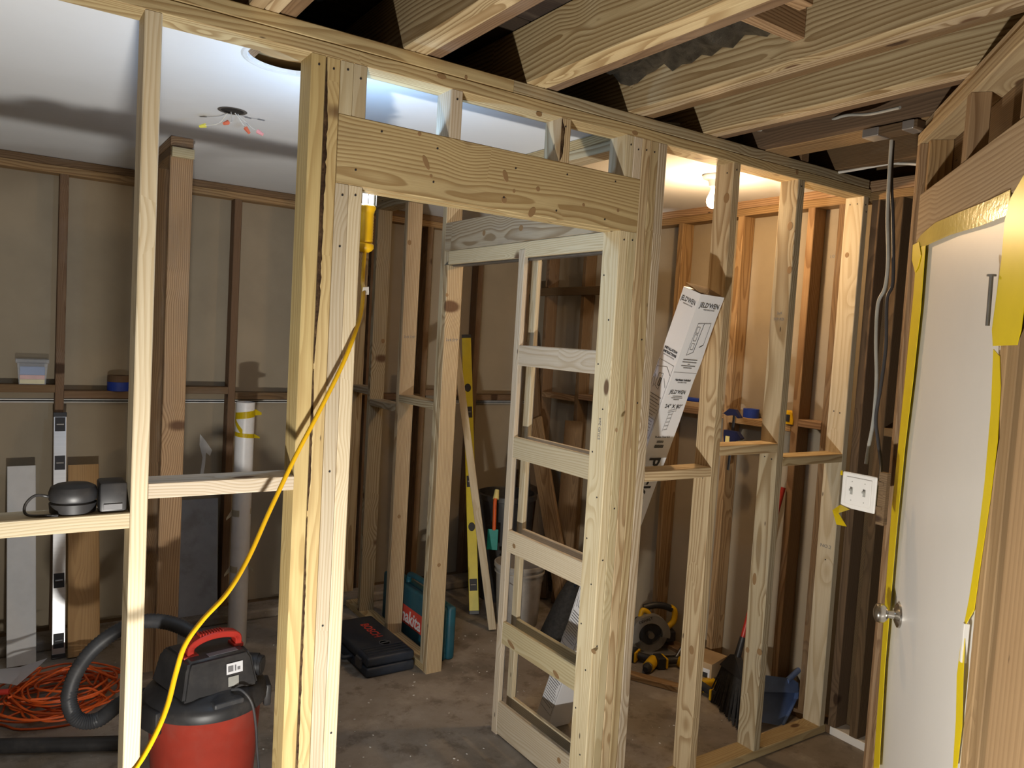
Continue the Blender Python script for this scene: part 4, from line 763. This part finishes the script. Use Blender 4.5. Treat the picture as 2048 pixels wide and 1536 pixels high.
bm = bmesh.new(); prism(bm, arc(0, cz, 0.092, 0, 2*PI, 48)[:-1], 0.0025, F @ Matrix.Translation((0, 0.012, 0)) @ FACE); obj('blade', bm, STEEL, cs)
bm = bmesh.new(); prism(bm, arc(0.0, cz, 0.100, PI+0.6, 2*PI-0.2) + arc(0, cz, 0.060, 2*PI-0.2, PI+0.6), 0.03, F @ FACE); obj('lower_guard', bm, DSTEEL, cs)
bm = bmesh.new(); cyl(bm, F @ Vector((0, -0.055, cz)), F @ Vector((0, 0.0, cz)), 0.018, n=14); obj('arbor', bm, DSTEEL, cs, smooth=40)
bm = bmesh.new(); tube(bm, [F @ Vector(p) for p in ((-0.03, 0.03, cz+0.13), (0.03, 0.03, cz+0.145), (0.09, 0.03, cz+0.142), (0.135, 0.03, cz+0.125))], 0.019, 10); obj('handle', bm, BLK, cs, smooth=50)
bm = bmesh.new(); tube(bm, [F @ Vector(p) for p in ((0.125, 0.03, cz+0.137), (0.152, 0.03, cz+0.115), (0.152, 0.03, cz+0.06), (0.125, 0.03, cz+0.025), (0.09, 0.03, cz+0.0))], 0.017, 8); tube(bm, [F @ Vector(p) for p in ((-0.055, 0.0, cz+0.09), (-0.045, 0.0, cz+0.125), (-0.02, 0.0, cz+0.12), (0.0, 0.0, cz+0.10))], 0.014, 8); obj('body', bm, YELP, cs, smooth=50)
obj('motor', rbox(-0.05, 0.07, 0.03, 0.14, 0.05, 0.16, 0.02, 3), BLK, cs, M=F, smooth=40)
obj('battery', rbox(0.09, 0.16, 0.0, 0.08, 0.06, 0.12, 0.008), BLK, cs, M=F)
text('lettering', 'DEWALT', 0.020, F @ Matrix.Translation((-0.035, -0.0455, cz+0.083)) @ FACE @ Matrix.Rotation(0.38, 4, 'Z'), INK, cs, bold=0.0005)
def drill(loc, ang, label, laid=True):
    d = thing('cordless_drill', loc, label, 'drill', 'cordless tools on the closet floor'); F = vframe(loc, ang) @ Matrix.Diagonal((0.85, 0.85, 0.85, 1))
    bm = bmesh.new(); cyl(bm, F @ Vector((0.02, 0, 0.035)), F @ Vector((0.02, -0.10, 0.032)), 0.032, 0.030, 16); obj('motor_body', bm, YELP, d, smooth=40)
    bm = bmesh.new(); cyl(bm, F @ Vector((0.02, -0.101, 0.032)), F @ Vector((0.02, -0.118, 0.032)), 0.027, 0.026, 16); obj('clutch_ring', bm, STEEL, d, smooth=40)
    bm = bmesh.new(); cyl(bm, F @ Vector((0.02, -0.119, 0.032)), F @ Vector((0.02, -0.155, 0.032)), 0.025, 0.014, 16); obj('chuck', bm, BLK, d, smooth=40)
    bm = bmesh.new(); tube(bm, [F @ Vector(p) for p in ((0.02, 0.0, 0.045), (0.02-0.05, 0.01, 0.04), (-0.10, 0.015, 0.038))], 0.020, 10, 4); obj('handle', bm, BLK, d, smooth=50)
    obj('battery', rbox(-0.155, -0.10, -0.035, 0.055, 0.002, 0.075, 0.008), BLK, d, M=F); obj('battery_rail', rbox(-0.099, -0.085, -0.035, 0.055, 0.006, 0.07, 0.004), YELP, d, M=F)
    return d
drill(tuple(PZ(1356, 1334)), 0.25, 'cordless drill lying with its chuck towards the room beside the circular saw')
drill(tuple(PZ(1300, 1331)), -0.5, 'cordless drill lying in front of the circular saw blade')
drill(tuple(PZ(1406, 1386)), 2.2, 'yellow cordless tool lying beside the small carton')
bm = bmesh.new(); _a = PZ(1362, 1318); cyl(bm, _a+Vector((0, 0, 0.06)), _a+Vector((0.07, -0.01, 0.17)), 0.007, n=10); cyl(bm, _a+Vector((0, 0, 0.06)), _a+Vector((-0.035, 0.005, 0.008)), 0.012, n=10)
tag(obj('screwdriver', bm, STEEL, smooth=40), 'steel bar tool sticking up among the drills', 'tool')
ca = thing('small_carton', (3.12, 2.66, 0), 'small brown carton with a printed side beside the broom', 'carton'); F = Matrix.Translation((3.11, 2.66, 0)) @ Matrix.Rotation(0.25, 4, 'Z')
obj('box', rbox(-0.085, 0.085, -0.07, 0.07, 0.0, 0.13, 0.002), KRAFT, ca, M=F); obj('printed_label', bbox(bmesh.new(), -0.0862, -0.0852, -0.06, 0.06, 0.03, 0.10), CARD, ca, M=F); obj('print_stripe', bbox(bmesh.new(), -0.0868, -0.0863, -0.05, 0.04, 0.055, 0.08), INK, ca, M=F)
# broom
bo = thing('broom', (2.92, 2.36, 0), 'angled broom with black bristles and a red handle leaning on the right wall', 'broom')
g1, g2 = Vector((2.975, 2.49, 0.004)), Vector((2.865, 2.225, 0.004)); h1 = PX(1452, 1322, 2.985) ; h2 = PX(1488, 1392, 2.93)
h1 = Vector((2.99, 2.44, 0.20)); h2 = Vector((2.94, 2.29, 0.20)); nn = (g2-g1).cross(Vector((0, 0, 1))).normalized()
bm = bmesh.new(); rr = random.Random(2); NB = 46
for k in range(3):
    o_ = nn*(k-1)*0.013
    for i in range(NB):
        t = i/(NB-1); A = h1.lerp(h2, t)+o_; B = g1.lerp(g2, t)+o_*1.8+Vector((rr.uniform(-.008, .008), rr.uniform(-.008, .008), rr.uniform(0, .012))); cyl(bm, A, B, 0.0042, 0.0030, 5)
bq = obj('bristles', bm, BRIS, bo)
bm = bmesh.new(); ring_loft(bm, [[p - nn*0.024, p + nn*0.024, q + nn*0.016, q - nn*0.016] for p, q in ((h1+Vector((0, 0.012, -0.01)), h1+Vector((0.01, -0.03, 0.055))), (h1.lerp(h2, .5)+Vector((0, 0, -0.01)), h1.lerp(h2, .5)+Vector((0.01, 0, 0.075))), (h2+Vector((0, -0.012, -0.01)), h2+Vector((0.01, 0.03, 0.045))))]); obj('head', bm, BLK, bo, smooth=40)
hm = h1.lerp(h2, .5)+Vector((0.01, 0, 0.06)); ht = PX(1567, 975, 3.185)
bm = bmesh.new(); cyl(bm, hm, hm.lerp(ht, 0.12), 0.017, 0.014, 12); obj('socket', bm, BLK, bo, smooth=40)
bm = bmesh.new(); cyl(bm, hm.lerp(ht, 0.10), ht, 0.0115, n=12); obj('handle', bm, REDH, bo, smooth=40)
# dustpan
dp = thing('dustpan', (3.03, 2.2, 0), 'blue plastic dustpan leaning upright beside the broom', 'dustpan')
O_ = PY(1562, 1452, 2.165); ux = (O_ - PY(1500, 1441, 2.165)); uy = PY(1590, 1375, 2.235) - O_
Fd = frame(O_, ux, uy); Fi = Fd.inverted()
def dpt(x, y): q = Fi @ PY(x, y, 2.165+(1452-y)/77*0.07); return (q.x, q.y)
n_ = [dpt(*p) for p in ((1500, 1441), (1562, 1452), (1588, 1398), (1591, 1380), (1586, 1366), (1572, 1357), (1500, 1349), (1480, 1356), (1474, 1378))]
bm = bmesh.new(); prism(bm, n_, 0.004, Fd); cxp = sum(p[0] for p in n_)/len(n_); cyp = sum(p[1] for p in n_)/len(n_)
for (x0, y0), (x1, y1) in zip(n_[1:], n_[2:] + n_[:1]):
    k = 0.96; hh = 0.004 + 0.020*min(1, max(y0, y1)/0.18)
    prism(bm, [(x0, y0), (x1, y1), (cxp+(x1-cxp)*k, cyp+(y1-cyp)*k), (cxp+(x0-cxp)*k, cyp+(y0-cyp)*k)], hh, Fd)
obj('pan', bm, BLUE, dp)
bm = bmesh.new(); prism(bm, [(n_[8][0]+0.004, n_[8][1]-0.01), (n_[2][0]-0.004, n_[3][1]-0.015), n_[4], n_[5], n_[6], n_[7]], 0.004, Fd @ Matrix.Translation((0, 0, 0.024))); obj('hood', bm, BLUE, dp)
a_, b_ = dpt(1566, 1360), dpt(1596, 1334)
bm = bmesh.new(); tube(bm, [Fd @ Vector((a_[0]+(b_[0]-a_[0])*t, a_[1]+(b_[1]-a_[1])*t, 0.022)) for t in (-0.1, 0.3, 0.7, 1.0)], 0.013, 8, 4); obj('handle', bm, BLUE, dp, smooth=50)
# clamp, tape measure, blue bits on the right wall blocking
cl = thing('bar_clamp', tuple(PX(1470, 850, 3.17)), 'dark blue bar clamp hanging on the right wall blocking', 'clamp')
a, b = PX(1469, 826, 3.165), PX(1456, 940, 3.165); u_ = (b-a).normalized()
lean('bar', a, b, 0.016, 0.006, BLK, cl, (0, 1, 0))
bm = bmesh.new(); prism(bm, [(-0.025, -0.006), (0.012, 0.022), (0.05, 0.02), (0.085, -0.018), (0.07, -0.022), (0.05, -0.008), (0.0, -0.016)], 0.022, frame(a+Vector((-0.011, 0.02, 0.0)), (0, -1, 0), (0, 0, 1))); obj('fixed_jaw', bm, plain('clamp_navy', (0.012, 0.016, 0.06), 0.45), cl)
m_ = PX(1466, 872, 3.16); bm = bmesh.new(); prism(bm, [(-0.03, 0.03), (0.05, 0.03), (0.085, 0.0), (0.07, -0.012), (0.035, -0.02), (0.02, -0.055), (-0.02, -0.055), (-0.03, 0.0)], 0.026, frame(m_+Vector((-0.013, 0, 0)), (0, -1, 0), (0, 0, 1))); obj('sliding_jaw', bm, MATS['clamp_navy'], cl); bm = bmesh.new(); bbox(bm, -0.012, 0.012, -0.048, 0.0, 0.026, 0.030, frame(m_+Vector((-0.013, 0, 0)), (0, -1, 0), (0, 0, 1))); obj('release_label', bm, YELC, cl)
tm = thing('tape_measure', tuple(PX(1570, 840, 3.24)), 'yellow tape measure sitting on the right wall blocking', 'tape measure'); p = Vector((3.245, 2.36, 1.3815))
bm = bmesh.new(); prism(bm, [(-0.035, 0.0), (0.038, 0.0), (0.038, 0.02), (0.03, 0.055), (0.0, 0.066), (-0.028, 0.058), (-0.036, 0.03)], 0.034, frame(p+Vector((-0.017, 0, 0)), (0, -1, 0), (0, 0, 1))); obj('case', bm, YELP, tm); bm = bmesh.new(); bbox(bm, -0.02, 0.02, 0.012, 0.046, 0.034, 0.036, frame(p+Vector((-0.017, 0, 0)), (0, -1, 0), (0, 0, 1))); obj('side_badge', bm, INK, tm)
tp = thing('tape_roll', (3.245, 2.56, 1.382), 'roll of dark blue tape beside the clamp on the right wall blocking', 'tape roll'); bm = bmesh.new(); lathe(bm, [(0.022, 0), (0.040, 0), (0.040, 0.045), (0.022, 0.045), (0.022, 0)], 24, Matrix.Translation((3.243, 2.61, 1.3815))); obj('tape', bm, BLUET, tp, smooth=40)
bt = thing('box_of_bits', (3.24, 3.02, 1.397), 'small blue box on the right wall blocking behind the carton', 'box'); obj('base', rbox(3.21, 3.28, 2.94, 3.10, 1.3965, 1.425, 0.003), KRAFT, bt); obj('contents', rbox(3.215, 3.275, 2.95, 3.09, 1.4255, 1.445, 0.006), BLUET, bt)
# black bag beside the carton
bg = thing('black_bag', (2.62, 3.30, 0), 'black tool bag slumped on the floor behind the long carton', 'bag'); bm = bmesh.new()
prof = [(0.0, 0.10, 0.09), (0.06, 0.11, 0.10), (0.18, 0.10, 0.085), (0.30, 0.085, 0.07), (0.40, 0.06, 0.045), (0.44, 0.02, 0.02)]
ring_loft(bm, [[(2.62+0.13*z/0.44+rx*math.cos(a), 3.34-0.05*z/0.44+ry*math.sin(a), 0.002+z) for a in [2*PI*i/16 for i in range(16)]] for z, rx, ry in prof]); obj('bag', bm, BRIS, bg, smooth=50)
bm = bmesh.new(); tube(bm, [(2.68, 3.25, 0.38), (2.66, 3.20, 0.44), (2.74, 3.20, 0.47), (2.80, 3.26, 0.40)], 0.010, 8); obj('strap', bm, NAVY, bg, smooth=50)
# marks stamped on the studs
text('grade_stamp', 'NO.2', 0.022, frame((3.1495, 2.064, 0.86), (0, -1, 0), (0, 0, 1)), GINK, wf, sx=1.1)
text('grade_stamp', 'SYP KD', 0.016, frame((2.6925, 2.064, 1.86), (0, -1, 0), (0, 0, 1)), GINK, wf); text('grade_stamp', '2x4', 0.016, frame((2.6925, 2.064, 1.885), (0, -1, 0), (0, 0, 1)), GINK, wf)
text('grade_stamp', '2x4 SYP', 0.020, frame((1.885, 3.3615, 1.69), (1, 0, 0), (0, 0, 1)), GINK, wm); text('grade_stamp', '2x4 SYP', 0.020, frame((1.885, 3.8345, 1.69), (1, 0, 0), (0, 0, 1)), GINK, wm)
text('grade_stamp', 'STUD 2x4', 0.018, frame((1.7625, 2.06, 1.42), (0, 0, 1), (0, 1, 0)), GINK, wf)
# debris on the concrete: too many bits to count
bm = bmesh.new(); rr = random.Random(21)
for i in range(420):
    if i < 260: x, y = rr.uniform(2.0, 3.1), rr.uniform(2.3, 4.3)
    else: x, y = rr.uniform(-0.4, 1.8), rr.uniform(2.2, 4.3)
    if any(a <= x <= b and c <= y <= d for a, b, c, d in ((1.5, 1.84, 3.4, 4.05), (1.93, 2.1, 3.4, 4.25), (2.5, 3.2, 2.45, 3.5), (2.4, 3.15, 3.5, 4.5), (0.35, 0.9, 2.4, 3.0), (-0.5, 0.6, 3.2, 4.3), (1.0, 1.2, 4.0, 4.2), (1.9, 2.25, 2.4, 2.8))): continue
    s = rr.uniform(0.0015, 0.005); bbox(bm, -s, s, -s*0.6, s*0.6, 0, s*0.5, Matrix.Translation((x, y, 0.0003)) @ Matrix.Rotation(rr.uniform(0, 3), 4, 'Z'))
tag(obj('debris', bm, GYPE), 'crumbs of plaster and wood scattered over the concrete', 'debris', kind='stuff')
# waney edges with bark left on two of the new studs
def bark(x, y, z0, z1, wd, seed, parent=wf):
    bm = bmesh.new(); rr = random.Random(seed); n = int((z1-z0)/0.012); L = []
    for i in range(n+1):
        z = z0+(z1-z0)*i/n; k = min(1.0, 4*min(i, n-i)/n+0.15)*wd; L.append([(x-0.001, y-0.0006-rr.uniform(0, .0012), z), (x+k*rr.uniform(.35, .6), y-0.002-rr.uniform(0, .002), z), (x+k*rr.uniform(.75, 1.1), y-0.0006, z)])
    sheet(bm, L, 0.001); obj('bark', bm, BARK, parent)
BARK = plain('bark', (0.085, 0.045, 0.022), 0.9, var=0.6, scale=60, dirt=(0.30, 0.19, 0.09), dirtfac=0.7, bump=0.003)
bark(0.7135, YA0, 1.62, 2.42, 0.011, 1); bark(0.7135, YA0, 0.25, 1.2, 0.006, 2); bark(0.7135, YA0, 1.22, 1.6, 0.006, 5); bark(1.4885, YA0, 2.29, 2.42, 0.014, 3)
# dark knots in the timber, each where it shows
def knot_mat():
    N = NT('knot'); tc = N.n('ShaderNodeTexCoord').outputs['Object']; ln = N.n('ShaderNodeVectorMath', operation='LENGTH'); N.l(tc, ln.inputs[0])
    d = N.math('ADD', ln.outputs['Value'], N.math('MULTIPLY_ADD', N.noise(tc, 3.0), 0.25, -0.12))
    c = N.ramp(d, [(0.0, (0.03, 0.015, 0.008)), (0.35, (0.10, 0.05, 0.022)), (0.55, (0.045, 0.022, 0.011)), (0.78, (0.13, 0.07, 0.03)), (0.97, (0.27, 0.165, 0.075))])
    N.l(c, N.b.inputs['Base Color']); N.b.inputs['Roughness'].default_value = 0.7; return N.m
KN = knot_mat(); kb = bmesh.new(); lathe(kb, [(1.0, 0.0), (0.93, 1.0), (0.0001, 1.0)], 16); kme = bpy.data.meshes.new('knot'); bmesh.ops.recalc_face_normals(kb, faces=kb.faces); kb.to_mesh(kme); kb.free(); kme.materials.append(KN)
def knot(x, y, pl, v, rx, rz, parent, tilt=0.0):
    P = PY(x, y, v) if pl == 'Y' else PX(x, y, v)
    ex = Vector((1, 0, 0)) if pl == 'Y' else Vector((0, -1, 0))
    F = frame(P, ex, (0, 0, 1)) @ Matrix.Rotation(tilt, 4, 'Z') @ Matrix.Diagonal((rx, rz, 0.0007, 1))
    o = bpy.data.objects.new('knot', kme); C.objects.link(o); o.matrix_basis = F; attach(o, parent)
for a in ((852, 325, 0.008, 0.022, 0.5), (1011, 352, 0.009, 0.019, 0.4), (862, 352, 0.005, 0.005, 0), (1008, 400, 0.010, 0.010, 0), (1028, 382, 0.005, 0.006, 0), (1076, 378, 0.008, 0.008, 0), (1064, 424, 0.011, 0.019, -0.6), (1167, 410, 0.006, 0.006, 0), (1236, 421, 0.006, 0.006, 0), (839, 268, 0.006, 0.006, 0)): knot(*a[:2], 'Y', YA0, a[2], a[3], wf, a[4])
for a in ((883, 153, 0.016, 0.008, 0), (1078, 228, 0.012, 0.008, 0), (1270, 266, 0.014, 0.008, 0), (1594, 345, 0.010, 0.009, 0), (932, 155, 0.005, 0.007, 0)): knot(*a[:2], 'Y', YA0, a[2], a[3], wf, a[4])
for a in ((1453, 396, 2.303, 0.014, 0.020), (1383, 1300, 2.303, 0.013, 0.018), (1580, 452, 2.693, 0.013, 0.018), (1579, 540, 2.693, 0.011, 0.016), (1509, 1158, 2.693, 0.010, 0.026), (1495, 1300, 2.693, 0.010, 0.012), (1519, 1304, 2.693, 0.013, 0.014), (1694, 510, 3.150, 0.010, 0.012), (1233, 490+370, 1.763, 0.006, 0.008), (1187, 1303, 1.763, 0.013, 0.008)): knot(a[0], a[1], 'X', a[2], a[3], a[4], wf)
for a in ((968, 466, 1.84, 0.013, 0.013), (1042, 456, 1.84, 0.016, 0.013)): knot(a[0], a[1], 'X', a[2], a[3], a[4], pf)
for a in ((1022, 1289, 1.839, 0.030, 0.010), (1112, 1349, 1.839, 0.022, 0.010), (1118, 1521, 1.839, 0.012, 0.012), (1028, 1092, 1.839, 0.012, 0.010)): knot(a[0], a[1], 'X', a[2], a[3], a[4], pf, -0.35)
for a in ((819, 485, 3.835, 0.011, 0.014), (894, 590, 3.362, 0.009, 0.009), (878, 1130, 3.362, 0.010, 0.010), (798, 1033, 3.835, 0.010, 0.011), (766, 682, 4.225, 0.012, 0.014)): knot(a[0], a[1], 'Y', a[2], a[3], a[4], wm)
# smear of white plaster on the drywall paper by the pipe
bm = bmesh.new(); F_ = frame((0, 4.6895, 0), (1, 0, 0), (0, 0, 1)); sp = [PY(x, y, 4.6895) for x, y in ((400, 868), (410, 880), (424, 900), (420, 912), (412, 905), (410, 930), (405, 960), (402, 985), (399, 960), (405, 915), (399, 890))]
prism(bm, [(p.x, p.z) for p in sp], 0.0012, F_); obj('plaster_smear', bm, GYPE, wb)
